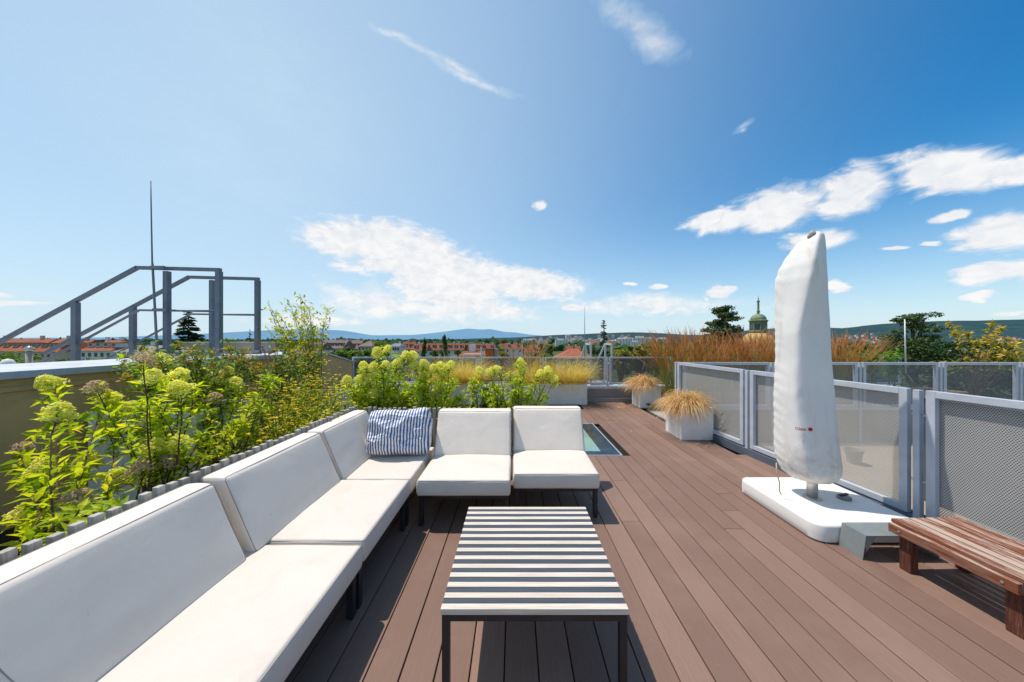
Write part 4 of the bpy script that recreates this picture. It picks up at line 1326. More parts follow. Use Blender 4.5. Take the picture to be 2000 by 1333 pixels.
def feather(label, root, w, n, seed, lean):
    t, tip, dd, g = grass('feather_grass', label, 'grass', root, int(n * 2.0), w, .24, .82, .0046, 1.25, lean, 'stipa', seed, 'golden feather grass in white troughs', 6, 'plumes', .55)
    mb = MB(); m_ = n // 2
    P = np.stack([g.uniform(-w / 2, w / 2, m_), g.uniform(-.1, .1, m_), np.zeros(m_)], 1)
    blades(mb, P, np.stack([g.normal(size=m_) * .35, g.normal(size=m_) * .3, np.ones(m_)], 1), g.uniform(.25, .45, m_), .004, 1.1, 5, g)
    mb.build('blades', M['stipa_green'], t)
    # hanging strands over the trough front
    P = np.stack([g.normal(size=60) * w * .2, np.full(60, -.12), np.zeros(60)], 1)
    mb = MB(); blades(mb, P, np.stack([g.normal(size=60) * .2, np.full(60, -.7), np.full(60, .9)], 1), g.uniform(.35, .62, 60), .004, 4.6, 6, g)
    mb.build('strands', M['stipa'], t)
feather('golden feather grass at the end of the trough row by the grey step', (1.22, 7.0, .42), .72, 1100, 81, (-.12, -.1))
feather('golden feather grass behind the end seats, partly behind hydrangea leaves', (.35, 7.0, .42), .6, 700, 82, (-.1, -.1))
feather('golden feather grass above the trough seen past the pillow hydrangea', (-1.08, 7.0, .42), .66, 1100, 83, (.08, -.1))
feather('golden feather grass half hidden by the full lime hydrangea', (-1.75, 7.0, .42), .6, 700, 84, (.05, -.1))

def reed(label, root, w, n, hgt, seed, dep=.35, lean=(0, 0)):
    t, tip, dd, g = grass('reed_grass', label, 'grass', root, n, w, dep, hgt * .86, .0062, .36, lean, 'reed_low', seed, 'reddish reed grass clumps', 5, 'blades', .20)
    m_ = int(n * .72)
    P = tip[:m_] - dd[:m_] * .16
    mb = MB()
    for k in range(2):
        blades(mb, P + dd[:m_] * .05 * k, dd[:m_] + g.normal(size=(m_, 3)) * .06, g.uniform(.22, .38, m_), .011, .3, 4, g)
    mb.build('plumes', M['reed_top'], t)
reed('reddish reed grass clump rising by the corner post of the cross railing', (3.42, 6.3, .36), .70, 640, 1.34, 91, lean=(-.10, 0))
reed('reddish reed grass clump in front of the spreading pine', (4.15, 6.3, .36), .74, 560, 1.24, 92)
reed('reddish reed grass clump below the green cupola', (4.92, 6.3, .36), .70, 640, 1.34, 93)
reed('reddish reed grass clump at the parasol cover edge', (5.55, 6.3, .36), .5, 440, 1.2, 94)
reed('reddish reed grass clump on the far side of the parasol', (6.70, 6.3, .36), .5, 460, 1.24, 95)
reed('sparse reddish grass clump standing above the far railing and troughs', (.15, 7.08, .40), .62, 150, 1.08, 96, .2)

def pennisetum(label, root, tips, seed):
    g = np.random.default_rng(seed)
    t = thing('fountain_grass', label, 'grass', root)
    root = A3(root); st = MB(); pl = MB()
    for tp in tips:
        tp = A3(tp) - root
        a = np.array((g.normal() * .06, g.normal() * .06, 0))
        mid = np.array((tp[0] * .35, tp[1] * .35, tp[2] * .95))
        u = np.linspace(0, 1, 12)[:, None]
        C = (1 - u) ** 2 * a + 2 * u * (1 - u) * mid + u ** 2 * tp
        st.tube(C[:10], .0018, 4, cap=False)
        m_ = 60; f = g.uniform(8, 11, m_); i = np.minimum(10, f.astype(int)); p = C[i] + (C[i + 1] - C[i]) * (f - i)[:, None]
        d = unit(C[11] - C[8])
        leaves(pl, p, d * .9 + g.normal(size=(m_, 3)) * .35, rand_dir(m_, g), .03, .006, .0, .1)
    st.build('stalks', M['plume'], t)
    pl.build('plumes', M['plume'], t)
    mb = MB(); n = 160
    blades(mb, np.stack([g.normal(size=n) * .09, g.normal(size=n) * .09, np.zeros(n)], 1), np.stack([g.normal(size=n) * .3, g.normal(size=n) * .3, np.ones(n)], 1), g.uniform(.4, .75, n), .005, 1.3, 5, g)
    mb.build('blades', M['dry_grass'], t)
tips = [at(498, 662, 3.6), at(512, 680, 3.5), at(430, 683, 3.2), at(540, 668, 3.8), at(525, 690, 3.5), at(492, 715, 3.2), at(496, 752, 3.1), at(560, 672, 3.9), at(575, 700, 3.8), at(598, 690, 4.0), at(470, 700, 3.2), at(620, 705, 4.2), at(585, 745, 3.8)]
pennisetum('fountain grass with thin red brown plumes arching above the yellow flowers', (-2.75, 3.5, .03), tips, 99)
def drygrass(label, root, seed, w=.5):
    grass('dry_grass', label, 'dried grass', root, 420, w, .5, .42, .005, 1.3, (0, 0), 'dry_grass', seed, 'brown dried grass at the picket edging', 5, 'blades', .4)
drygrass('brown dried grass tuft behind the second long back cushion', (-1.92, 2.45, .03), 101)
drygrass('brown dried grass tuft behind the corner back cushion', (-1.95, 3.0, .03), 102)

# ---- slender yellow green shrub above the wall corner
def twiggy(name, label, cat, root, tips, leaf, mat, seed, per=26, stem=.008, tuft=False, group=None, stemmat='hyd_stem'):
    g = np.random.default_rng(seed)
    t = thing(name, label, cat, root, 0, group)
    root = A3(root); st = MB(); P = []; D = []; N = []; Ls = []
    for tp in tips:
        tp = A3(tp) - root
        a = np.array((g.normal() * .05, g.normal() * .05, 0))
        mid = np.array((tp[0] * .3, tp[1] * .3, tp[2] * .62))
        u = np.linspace(0, 1, 11)[:, None]
        C = (1 - u) ** 2 * a + 2 * u * (1 - u) * mid + u ** 2 * tp
        C[2:] += g.normal(size=(9, 3)) * .012
        st.tube(C, np.linspace(stem, stem * .25, 11), 5, cap=False)
        for k in range(per):
            f = (g.uniform(.45, 1) if not tuft else 1 - g.random() ** 2.5 * .25) * 10; i = min(9, int(f)); p = C[i] + (C[i + 1] - C[i]) * (f - i)
            d = unit(C[i + 1] - C[i]); o = rand_dir(1, g)[0]
            if not tuft:
                q = p + unit(o + d * .6) * g.uniform(.01, .14)
                if k % 2: st.tube([p, q], [.002, .001], 3, cap=False)
            else: q = p
            for z in range(2):
                o2 = rand_dir(1, g)[0]
                P.append(q); D.append(o2 + d * (.7 if tuft else .25)); N.append(np.array((0, 0, 1.)) + g.normal(size=3) * .5); Ls.append(leaf * g.uniform(.55, 1.15))
    st.build('stems', M[stemmat], t)
    fl = MB(); Ls = np.array(Ls)
    leaves(fl, P, D, N, Ls, Ls * .42, .1, .15)
    fl.build('foliage', M[mat], t)
    return t
Yt = 4.9
tips = [at(a, b, Yt + c) for a, b, c in [(520, 592, 0), (562, 584, .1), (588, 580, .0), (604, 600, -.1), (640, 604, .1), (632, 622, 0), (540, 606, .1), (576, 612, -.2), (606, 626, .1), (520, 640, 0), (545, 640, .1), (566, 646, 0), (590, 650, .1), (616, 655, .0), (530, 618, .2), (586, 600, .2), (553, 660, 0), (600, 668, 0), (572, 672, 0)]]
twiggy('yellow_green_shrub', 'slender yellow green shrub rising above the corner of the ochre wall', 'shrub', (-3.15, 4.9, .03), tips, .07, 'shrub_leaf', 111, 58, .008)
# spurge-like plants in the tall white planter
for k, (x, y, lab) in enumerate([(-3.4, 2.9, 'spurge plant with orange tips in the tall planter end by the long wall coping'), (-2.95, 2.95, 'dark green spurge plant above the dried hydrangea head'), (-3.2, 3.5, 'spurge plant behind the lime hydrangea heads'), (-2.75, 3.6, 'spurge plant in the tall planter next to the yellow flowers')]):
    g = np.random.default_rng(120 + k)
    tps = [(x + g.normal() * .22, y + g.normal() * .2, 1.05 + g.uniform(0, .34)) for _ in range(14)]
    t = twiggy('spurge_plant', lab, 'plant', (x, y, .74), tps, .07, 'spurge', 130 + k, 20, .006, False, 'spurge plants in the tall planter', 'green_stem')
    mb = MB()
    for tp in tps[:12]:
        m_ = 16; c = A3(tp) - A3((x, y, .74))
        leaves(mb, c + g.normal(size=(m_, 3)) * .018, rand_dir(m_, g) + np.array((0, 0, .7)), np.array((0, 0, 1.)) + g.normal(size=(m_, 3)) * .4, .035, .022, .1, .1)
    mb.build('leaves', M['spurge_tip'], t)
# yellow-orange shrub and fresh shoots behind the cross railing
Yp = 6.9
g = np.random.default_rng(141)
tips = [at(a, b, Yp + g.uniform(-.5, .5)) for a, b in [(1852, 632), (1872, 640), (1866, 652), (1892, 652), (1940, 634), (1946, 650), (1955, 640), (1905, 668), (1925, 664), (1938, 676), (1950, 668), (1970, 664), (1985, 672), (2010, 668), (2030, 660), (1965, 690), (1990, 690), (1945, 700), (1915, 695), (1895, 705), (1870, 708), (1840, 710), (2020, 690), (1975, 702), (1930, 690), (2000, 705), (2050, 690)]]
twiggy('orange_leaved_shrub', 'yellow and orange leaved shrub behind the cross railing panels', 'shrub', (10.2, Yp, .0), tips, .105, 'photinia', 142, 26, .012, True)
for k, (a, b, lab) in enumerate([(1672, 690, 'fresh green leafy shoot beside the parasol edge above the cross railing'), (1705, 688, 'fresh green leafy shoot between the other two shoots'), (1742, 692, 'fresh green leafy shoot next to the slim white pole')]):
    g = np.random.default_rng(150 + k)
    tps = [at(a + g.uniform(-14, 14), b + g.uniform(-6, 14), 6.45) for _ in range(7)]
    x, y, z = at(a, b, 6.45)
    twiggy('leafy_shoot', lab, 'plant', (x, y, .36), tps, .11, 'fresh', 155 + k, 16, .006, False, 'fresh green shoots behind the cross railing', 'green_stem')
# big-leaved weeds at the foot of the far cube planter
g = np.random.default_rng(160)
w = thing('weed', 'low dark green weed growing at the foot of the far cube planter', 'plant', (3.0, 6.44, 0))
mb = MB(); n = 46
leaves(mb, np.stack([g.normal(size=n) * .1, g.normal(size=n) * .03, g.uniform(.0, .1, n)], 1), np.stack([g.normal(size=n), -np.abs(g.normal(size=n)) * .5, g.uniform(.1, 1, n)], 1), np.array((0, -.5, 1.)) + g.normal(size=(n, 3)) * .4, g.uniform(.06, .11, n), .06, .1, .15)
mb.build('foliage', M['weed'], w)
# ================================================================= land, town and trees
GZ = -16.0
prop(MB().quad((-30000, -300, GZ), (30000, -300, GZ), (30000, 30000, GZ), (-30000, 30000, GZ)).build('ground', M['ground']), 'plain of gardens and streets reaching to the hills', 'ground', kind='structure')
def interp(px, prof):
    return float(np.interp(px, [p[0] for p in prof], [p[1] for p in prof]))
def ridge(name, label, prof, Y, foot, mat, nz=.05, px0=-900, px1=2900, n=420, seed=0):
    """hill range: crest line at distance Y, slope coming down to the plain at distance foot"""
    rows = 14; V = []
    xs = np.linspace(px0, px1, n)
    for j in range(rows + 2):
        f = j / rows
        for px in xs:
            zc = CAMH - (interp(px, prof) - CY) / FPX * Y
            if j <= rows:
                y = foot + (Y - foot) * f
                s = f * f * (3 - 2 * f)
                z = GZ - 2 + (zc - GZ + 2) * s
                x = (px - CX) / FPX * Y * (.35 + .65 * f) if False else (px - CX) / FPX * Y
                z += (zc - GZ) * nz * mnoise.fractal(Vector((x / Y * 9 + seed, f * 4, seed)), 1, 2, 5) * (f if f < 1 else 1)
            else:
                y = Y * 1.3; z = GZ - 2; x = (px - CX) / FPX * Y
            V.append((x, y, z))
    F = [(j * n + i, j * n + i + 1, (j + 1) * n + i + 1, (j + 1) * n + i) for j in range(rows + 1) for i in range(n - 1)]
    o = MB().add(V, F).build(name, M[mat], None, smooth=True)
    return prop(o, label, 'hills', kind='structure')
PA = [(-900, 660), (0, 661), (420, 659), (520, 655), (590, 647), (630, 644.5), (670, 646), (700, 651), (725, 655), (760, 656), (800, 655), (850, 654), (880, 650), (905, 646), (925, 643), (940, 644.5), (960, 643.5), (985, 649), (1005, 650), (1030, 654), (1060, 657), (1100, 661), (1300, 661), (2900, 661)]
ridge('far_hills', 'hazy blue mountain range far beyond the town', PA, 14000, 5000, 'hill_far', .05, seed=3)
PB = [(-900, 664), (840, 664), (960, 661), (1020, 659), (1080, 655), (1130, 653.5), (1180, 651), (1215, 650), (1240, 651.5), (1275, 656), (1320, 655), (1366, 656), (1420, 649), (1480, 644), (1520, 641), (1560, 645), (1620, 643.5), (1680, 638), (1750, 631), (1800, 629), (1870, 627), (1950, 626), (2000, 625), (2200, 630), (2900, 640)]
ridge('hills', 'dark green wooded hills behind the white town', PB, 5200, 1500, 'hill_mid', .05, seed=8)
def slope_z(px, y, prof=PB, Y=5200, foot=1500):
    f = max(0, (y - foot) / (Y - foot)); zc = CAMH - (interp(px, prof) - CY) / FPX * Y
    return GZ + (zc - GZ + 2) * f * f * (3 - 2 * f) - 2 if f > 0 else GZ

# far woodland: masses nobody could count
def woodland():
    g = np.random.default_rng(200)
    bm_v = []; 
    import bmesh
    bm = bmesh.new(); bmesh.ops.create_icosphere(bm, subdivisions=1, radius=1)
    bv = np.array([v.co[:] for v in bm.verts]); bf = [[v.index for v in f.verts] for f in bm.faces]; bm.free()
    mb = MB(); N = 3600
    Y = 260 * np.exp(g.uniform(0, 1, N) ** .9 * math.log(5200 / 260))
    px = g.uniform(-250, 2250, N)
    keep = []
    for i in range(N):
        y = Y[i]; p = px[i]
        dens = .5 + .5 * mnoise.noise(Vector((p / 60., math.log(y) * 3, 2)))
        lim = .35 if p < 980 else .5
        if 1030 < p < 1300 and y > 900: lim = .62
        if dens < lim and y < 3000: continue
        if p > 1340 and y > 1500: continue
        if y > 2600 and p > 860: continue
        x = (p - CX) / FPX * y
        z = max(GZ, slope_z(p, y)) if p > 860 else GZ
        s = g.uniform(5, 9) * (1 if y < 1500 else 1.6) * (1.3 if y > 3000 else 1)
        V = bv * (1 + .32 * g.normal(size=(len(bv), 1))) * np.array((s * g.uniform(.8, 1.5), s, s * g.uniform(.7, 1.2))) + np.array((x, y, z + s * .7))
        mb.add(V, bf)
    prop(mb.build('far_wood', M['wood']), 'woods and garden trees spread across the plain to the hills', 'wood', kind='stuff')
woodland()

# ---- houses
def house(label, px0, px1, pr, pe, Y, depth=11, roof='tile_red', wall='render_cream', hip=.0, dormers=0, chim=1, wins=4, group=None, name='house', base=None, seed=0):
    x0 = (px0 - CX) / FPX * Y; x1 = (px1 - CX) / FPX * Y
    zr = CAMH - (pr - CY) / FPX * (Y + depth / 2); ze = CAMH - (pe - CY) / FPX * Y
    zb = GZ if base is None else base
    w = x1 - x0; cx = (x0 + x1) / 2
    t = thing(name, label, 'house', (cx, Y, zb), 0, group)
    H = ze - zb; RH = zr - zb; a = w / 2; o = .45
    MB().bb(-a + .1, a - .1, .1, depth - .1, 0, H).build('wall', M[wall], t)
    hx = hip * min(a, depth / 2)
    th = .18
    V = [(-a - o, -o, H - .25), (a + o, -o, H - .25), (a + o, depth + o, H - .25), (-a - o, depth + o, H - .25), (-a - o + hx, depth / 2, RH), (a + o - hx, depth / 2, RH)]
    F = [(0, 1, 5, 4), (2, 3, 4, 5), (1, 2, 5), (3, 0, 4), (3, 2, 1, 0)]
    rf = MB().add(V, F).build('roof', M[roof], t)
    g = np.random.default_rng(seed + int(abs(px0)) )
    for k in range(chim):
        x = -a + w * (k + .5 + g.uniform(-.2, .2)) / chim
        MB().bb(x - .45, x + .45, depth * .5 - .35, depth * .5 + .35, RH - 1.0, RH + 1.1).build('chimney', M[wall], rf)
    slope = (RH - H) / (depth / 2)
    for k in range(dormers):
        x = -a + w * (k + .5) / dormers
        y = depth * .14; z = H + y * slope
        d = MB().bb(x - .8, x + .8, y, depth * .42, z - .1, z + 1.35).build('dormer', M[wall], t)
        MB().bb(x - 1.0, x + 1.0, y - .25, depth * .46, z + 1.352, z + 1.55).build('dormer_roof', M[roof], d)
        MB().bb(x - .6, x + .6, y - .03, y - .002, z + .25, z + 1.2).build('window', M['window'], d)
    for k in range(wins):
        x = -a + w * (k + .5) / wins
        f = MB().bb(x - .62, x + .62, .06, .098, H - 2.3, H - .8).build('window', M['render_white'], t)
        MB().bb(x - .5, x + .5, .035, .058, H - 2.2, H - .9).build('pane', M['window'], f)
    return t
RG = 'red roofed row houses beyond the ochre wall'
house('long red roofed row house with dormers at the picture edge beyond the ochre wall', -70, 62, 662, 685, 105, 11, 'tile_orange', 'render_cream', 0, 7, 2, 8, RG)
house('red roofed row house with dormers between the first stair post and the long row', 63, 113, 662, 686, 105, 11, 'tile_orange', 'render_cream', .5, 3, 1, 4, RG)
house('red roofed house with chimney just behind the first stair post', 114, 147, 664, 684, 110, 10, 'tile_orange', 'render_grey', 0, 2, 1, 3, RG)
house('red hipped roof house with white dormers next to the grey roof', 156, 217, 665, 684, 100, 11, 'tile_orange', 'render_white', .6, 4, 2, 5, RG)
house('low grey roofed building between the stair posts', 226, 290, 675, 686, 85, 9, 'tile_grey', 'render_white', 0, 0, 1, 4)
BG = 'brown roofed houses behind the slender shrub'
house('brown roofed house with rows of dormers beside the slender shrub', 618, 668, 664, 680, 170, 14, 'tile_brown', 'render_grey', 0, 5, 3, 5, BG)
house('brown roofed long house with several chimneys in the middle of the brown row', 652, 702, 664.5, 681, 185, 14, 'tile_brown', 'render_grey', .2, 5, 3, 5, BG)
house('brown hipped roof house closing the brown row beside the round green tree', 699, 726, 666.5, 676, 180, 14, 'tile_brown', 'render_cream', .9, 0, 1, 4, BG)
house('brown roofed house seen below the yellow green shrub branches', 585, 622, 668, 684, 150, 12, 'tile_brown', 'render_white', 0, 3, 2, 4, BG)
house('white house with shallow grey roof left of the red rooftops'.replace('left of', 'beside'), 760, 780, 671, 676, 150, 10, 'tile_grey', 'render_white', .5, 0, 1, 4)
RR = 'red rooftops across the middle of the town'
for k, (a, b, r_, e_, Y, dm, lab) in enumerate([
        (783, 806, 668, 682, 165, 2, 'red gabled house beside the white house with the grey roof'),
        (802, 832, 672, 685, 150, 2, 'red roofed house in front of the first poplar'),
        (826, 866, 671, 683, 170, 3, 'red roofed row house between the two dark poplars'),
        (872, 905, 671, 683, 175, 3, 'red roofed row house just past the tall poplar'),
        (903, 938, 671.5, 683, 180, 3, 'red roofed row house behind the low dark red roof'),
        (936, 968, 672, 683, 185, 2, 'red roofed row house behind the orange block'),
        (1026, 1052, 679, 688, 150, 2, 'red roofed house beside the reddish reed clump over the troughs'),
        (985, 1022, 673, 681, 200, 2, 'red roofed house glimpsed through the sparse reddish grass'),
        (440, 470, 668, 678, 160, 2, 'red roofed house seen between the two stair rail ends'),
        (1108, 1134, 676, 684, 210, 1, 'small red roofed house behind the thin lightning rod')]):
    house(lab, a, b, r_, e_, Y, 10, 'tile_red', ['render_cream', 'render_white'][k % 2], .15 * (k % 3), dm, 1 + k % 2, 3, RR)
house('red pyramid roof standing close behind the far railing', 1097, 1158, 681, 699, 55, 8, 'tile_orange', 'render_white', .95, 0, 0, 4)
house('low dark red roof with white gable just over the far railing', 903, 944, 686.5, 692, 45, 6, 'tile_red', 'render_white', 0, 0, 1, 3)
ob = thing('rooftop_block', 'bright orange rooftop block over the far railing', 'rooftop block', at(956, 697, 42)[:2] + (GZ,))
x0, _, zt = at(945.5, 682.5, 42); hgt = zt - GZ; wv = 16 / 600 * 42
MB().bb(-wv / 2, wv / 2, 0, 2.0, 0, hgt).build('wall', M['brickorange'], ob)
MB().bb(-wv / 2 - .06, wv / 2 + .06, -.06, 2.06, hgt + .002, hgt + .10).build('cap', M['tile_red'], ob)
MB().bb(wv / 2 + .07, wv / 2 + .62, .3, 1.5, 0, hgt + .02).build('chimney', M['concrete'], ob)
ch = thing('chimney_pipe', 'tall pale chimney pipe beside the orange rooftop block', 'chimney', at(940.5, 700, 42)[:2] + (GZ,))
MB().lathe([(.12, 0), (.12, at(0, 678, 42)[2] - GZ)], (0, 0, 0), 10).build('pipe', M['render_white'], ch)

# ---- far white town on the slope: small buildings, still one by one
def town():
    g = np.random.default_rng(230)
    protos = []
    for k, (w, d, h_, wall, roof) in enumerate([(12, 10, 7, 'render_white', 'tile_brown'), (14, 10, 8, 'render_white', 'tile_red'), (22, 14, 13, 'render_white', None), (10, 9, 6, 'render_cream', 'tile_orange')]):
        mb = MB(); mb.bb(-w / 2, w / 2, 0, d, -3, h_, 0)
        if roof:
            mb.add([(-w / 2 - .5, -.5, h_), (w / 2 + .5, -.5, h_), (w / 2 + .5, d + .5, h_), (-w / 2 - .5, d + .5, h_), (-w / 2, d / 2, h_ + 4), (w / 2, d / 2, h_ + 4)], [(0, 1, 5, 4), (2, 3, 4, 5), (1, 2, 5), (3, 0, 4)], 1)
        else:
            mb.bb(-w * .3, w * .2, 3, d - 3, h_, h_ + 2.5, 0)
        for q in range(4):
            for f in range(2 if roof else 4):
                x = -w / 2 + w * (q + .5) / 4
                mb.bb(x - .6, x + .6, -.08, 0, f * 3 + 1, f * 3 + 2.5, 2)
        protos.append(mb.build('town_house', [M[wall], M[roof or 'render_grey'], M['window']]))
    labs = ['small white house with brown roof in the distant hillside town', 'small white house with red roof in the distant hillside town', 'pale flat roofed block in the distant hillside town', 'small cream house with orange roof in the distant hillside town']
    n = 0; first = set()
    def put(px, y, kind, sc):
        nonlocal n
        o = protos[kind]
        if kind in first:
            o = o.copy(); COL.objects.link(o)
        first.add(kind)
        x = (px - CX) / FPX * y
        o.location = (x, y, max(GZ, slope_z(px, y))); o.rotation_euler = (0, 0, g.uniform(-.5, .5)); o.scale = (sc,) * 3
        prop(o, labs[kind], 'house', 'tiny houses of the distant hillside town')
    for k in range(150):
        px = g.uniform(1025, 1300); y = g.uniform(700, 2900)
        put(px, y, int(g.choice([0, 1, 2, 3], p=[.45, .2, .2, .15])), g.uniform(.8, 1.3) * (1 + (y - 700) / 2600))
    for k in range(14):
        put(g.uniform(1215, 1300), g.uniform(800, 1300), 2, g.uniform(1.2, 1.8))
    for k in range(48):
        put(g.uniform(1640, 1725), g.uniform(1300, 2700), int(g.choice([0, 1, 3], p=[.5, .3, .2])), g.uniform(1.0, 1.6))
    for k in range(30):
        put(g.uniform(1940, 2030), g.uniform(1300, 2700), int(g.choice([0, 1, 3], p=[.5, .3, .2])), g.uniform(1.0, 1.6))
    for k in range(40):
        put(g.uniform(420, 1010), g.uniform(330, 1300), int(g.choice([0, 1, 3], p=[.3, .4, .3])), g.uniform(.8, 1.1))
town()

# ---- trees
def tree_parts(t, h, r, mat, seed, clumps, per, leaf, shape='round', trunk=.3, th=None):
    g = np.random.default_rng(seed)
    th = th if th is not None else h * .3
    tr = MB(); cr = MB()
    tr.tube([(0, 0, 0), (g.normal() * .1, g.normal() * .1, th), (g.normal() * .2, g.normal() * .2, h * .75)], [trunk, trunk * .75, trunk * .2], 8)
    for k in range(clumps):
        if shape == 'round':
            d = rand_dir(1, g)[0]; d[2] = abs(d[2]) * 1.0 - .35 * (g.random() < .4)
            rad = g.uniform(.45, 1.0) ** .6
            c = np.array((d[0] * r * rad, d[1] * r * rad, th + (h - th) * .48 + d[2] * (h - th) * .47 * rad)); cs = np.array((r * .36, r * .36, r * .27)) * g.uniform(.7, 1.2)
        elif shape == 'poplar':
            f = g.random(); az = g.uniform(0, 2 * PI); rr = r * (math.sin(PI * min(1, f * .9 + .08)) ** .7) * g.uniform(.3, .85)
            c = np.array((math.cos(az) * rr, math.sin(az) * rr, th + (h - th) * f)); cs = np.array((r * .4, r * .4, h * .07)) * g.uniform(.7, 1.2)
        elif shape == 'pine':
            f = g.random(); az = g.uniform(0, 2 * PI)
            env = r * (1.0 - .72 * f ** 1.7) * g.uniform(.1, 1.0) ** .6 * (1 + .15 * math.sin(az * 3 + seed))
            c = np.array((math.cos(az) * env, math.sin(az) * env, th + (h - th) * (.05 + .93 * f) )); cs = np.array((r * .23, r * .23, r * .085)) * g.uniform(.7, 1.25)
        if k % 2 == 0:
            tr.tube([(0, 0, min(h * .7, max(th * .7, c[2] - r * .5))), tuple(c * np.array((.5, .5, 1)) - np.array((0, 0, r * .12))), tuple(c)], [trunk * .3, trunk * .2, trunk * .08], 4, cap=False)
        q = g.normal(size=(per, 3)); q = unit(q) * (g.uniform(.2, 1, (per, 1)) ** .45) * g.uniform(.8, 1.15, (per, 1))
        P = c + q * cs
        quads(cr, P, q * .7 + np.array((0, 0, .5)) + g.normal(size=(per, 3)) * .5, leaf * g.uniform(.6, 1.3, per), 0, g, 1.35)
    tr.build('trunk', M['bark'], t); cr.build('crown', M[mat], t)
def conifer_parts(t, h, r, mat, seed, tiers=16, bare=.0, leaf=.5, droop=.25, z0=.12, dens=1.0):
    g = np.random.default_rng(seed)
    tr = MB(); cr = MB()
    tr.tube([(0, 0, 0), (0, 0, h * .5), (.05, 0, h)], [h * .016, h * .011, h * .002], 7)
    for k in range(tiers):
        f = k / (tiers - 1); z = h * (z0 + (1 - z0) * f * .985); rr = r * (1 - f) ** .85 + .12 * r * (1 - f) + .04 * r
        nb = max(5, int(11 - 5 * f))
        for b in range(nb):
            az = b * 2 * PI / nb + k * 1.3 + g.normal() * .2; L = rr * g.uniform(.5, 1.1)
            z = h * (z0 + (1 - z0) * f * .985) + g.normal() * h * (1 - z0) / tiers * .45
            d = np.array((math.cos(az), math.sin(az), 0))
            u = np.linspace(0, 1, 5)[:, None]
            C = np.array((0, 0, z)) + d * L * u + np.array((0, 0, 1.)) * (-droop * L * u * 1.4 + droop * L * u ** 2 * 1.0)
            tr.tube(C, np.linspace(.05, .012, 5) * h / 16, 4, cap=False)
            n = int((14 + 46 * L / r) * (1 - bare) * dens)
            if n < 1: continue
            ff = g.uniform(.12, 1.02, n); i = np.minimum(3, (ff * 4).astype(int))
            P = C[i] + (C[i + 1] - C[i]) * (ff * 4 - i)[:, None]
            side = np.array((-d[1], d[0], 0)); P = P + side * (g.normal(size=n) * L * .16)[:, None] + np.array((0, 0, 1)) * (g.normal(size=n) * L * .075 - L * .03)[:, None]
            D = d * .8 + side * g.normal(size=(n, 1)) * .7 + np.array((0, 0, -.25))
            leaves(cr, P, D, np.array((0, 0, .6)) + g.normal(size=(n, 3)) * 1.1, leaf * g.uniform(.6, 1.2, n), leaf * .38, .0, .1)
    tr.build('trunk', M['bark'], t); cr.build('crown', M[mat], t)
def tree(label, px, ptop, Y, r_px, kind='round', mat='tree_a', seed=0, group=None, name='tree', clumps=46, per=80, leaf=None, **kw):
    x, y, z = at(px, ptop, Y); h = z - GZ; r = r_px / FPX * Y
    t = thing(name, label, 'tree', (x, y, GZ), 0, group)
    if kind == 'spruce': conifer_parts(t, h, r, mat, seed, leaf=leaf or r * .16, **kw)
    else: tree_parts(t, h, r, mat, seed, clumps, per, leaf or r * .11, kind, trunk=max(.15, h * .018), **kw)
    return t
TG = 'broadleaf trees beyond the railings'
tree('dark conical spruce between the stair posts', 368, 611, 48, 44, 'spruce', 'conifer', 301, name='spruce_tree', tiers=26, z0=.42, droop=.12, dens=1.9, leaf=.55)
tree('small dark spruce beside the slender shrub', 488, 645, 110, 9, 'spruce', 'conifer', 302, name='spruce_tree', tiers=15, z0=.4)
tree('thin sparse spruce with drooping branches behind the far small stair', 1179, 627, 42, 22, 'spruce', 'conifer', 303, name='spruce_tree', tiers=19, bare=.35, droop=.30, z0=.42, leaf=.34)
tree('spreading dark pine beside the green cupola', 1416, 598, 60, 50, 'pine', 'pine', 304, name='pine_tree', clumps=90, per=110, leaf=.34, th=13.0)
tree('broad dark pine behind the slim white pole', 1786, 612, 34, 72, 'pine', 'pine', 305, name='pine_tree', clumps=84, per=120, leaf=.20, th=10.5)
tree('dark pine filling the gap behind the orange leaved shrub', 1905, 668, 30, 80, 'pine', 'pine', 306, name='pine_tree', clumps=80, per=110, leaf=.26, th=8.5)
tree('first dark poplar among the red rooftops', 829, 664, 115, 7, 'poplar', 'tree_a', 307, 'poplars among the red rooftops', 'poplar_tree', 30, 60, .45)
tree('taller dark poplar among the red rooftops', 868, 659, 115, 8.5, 'poplar', 'tree_a', 308, 'poplars among the red rooftops', 'poplar_tree', 34, 60, .45)
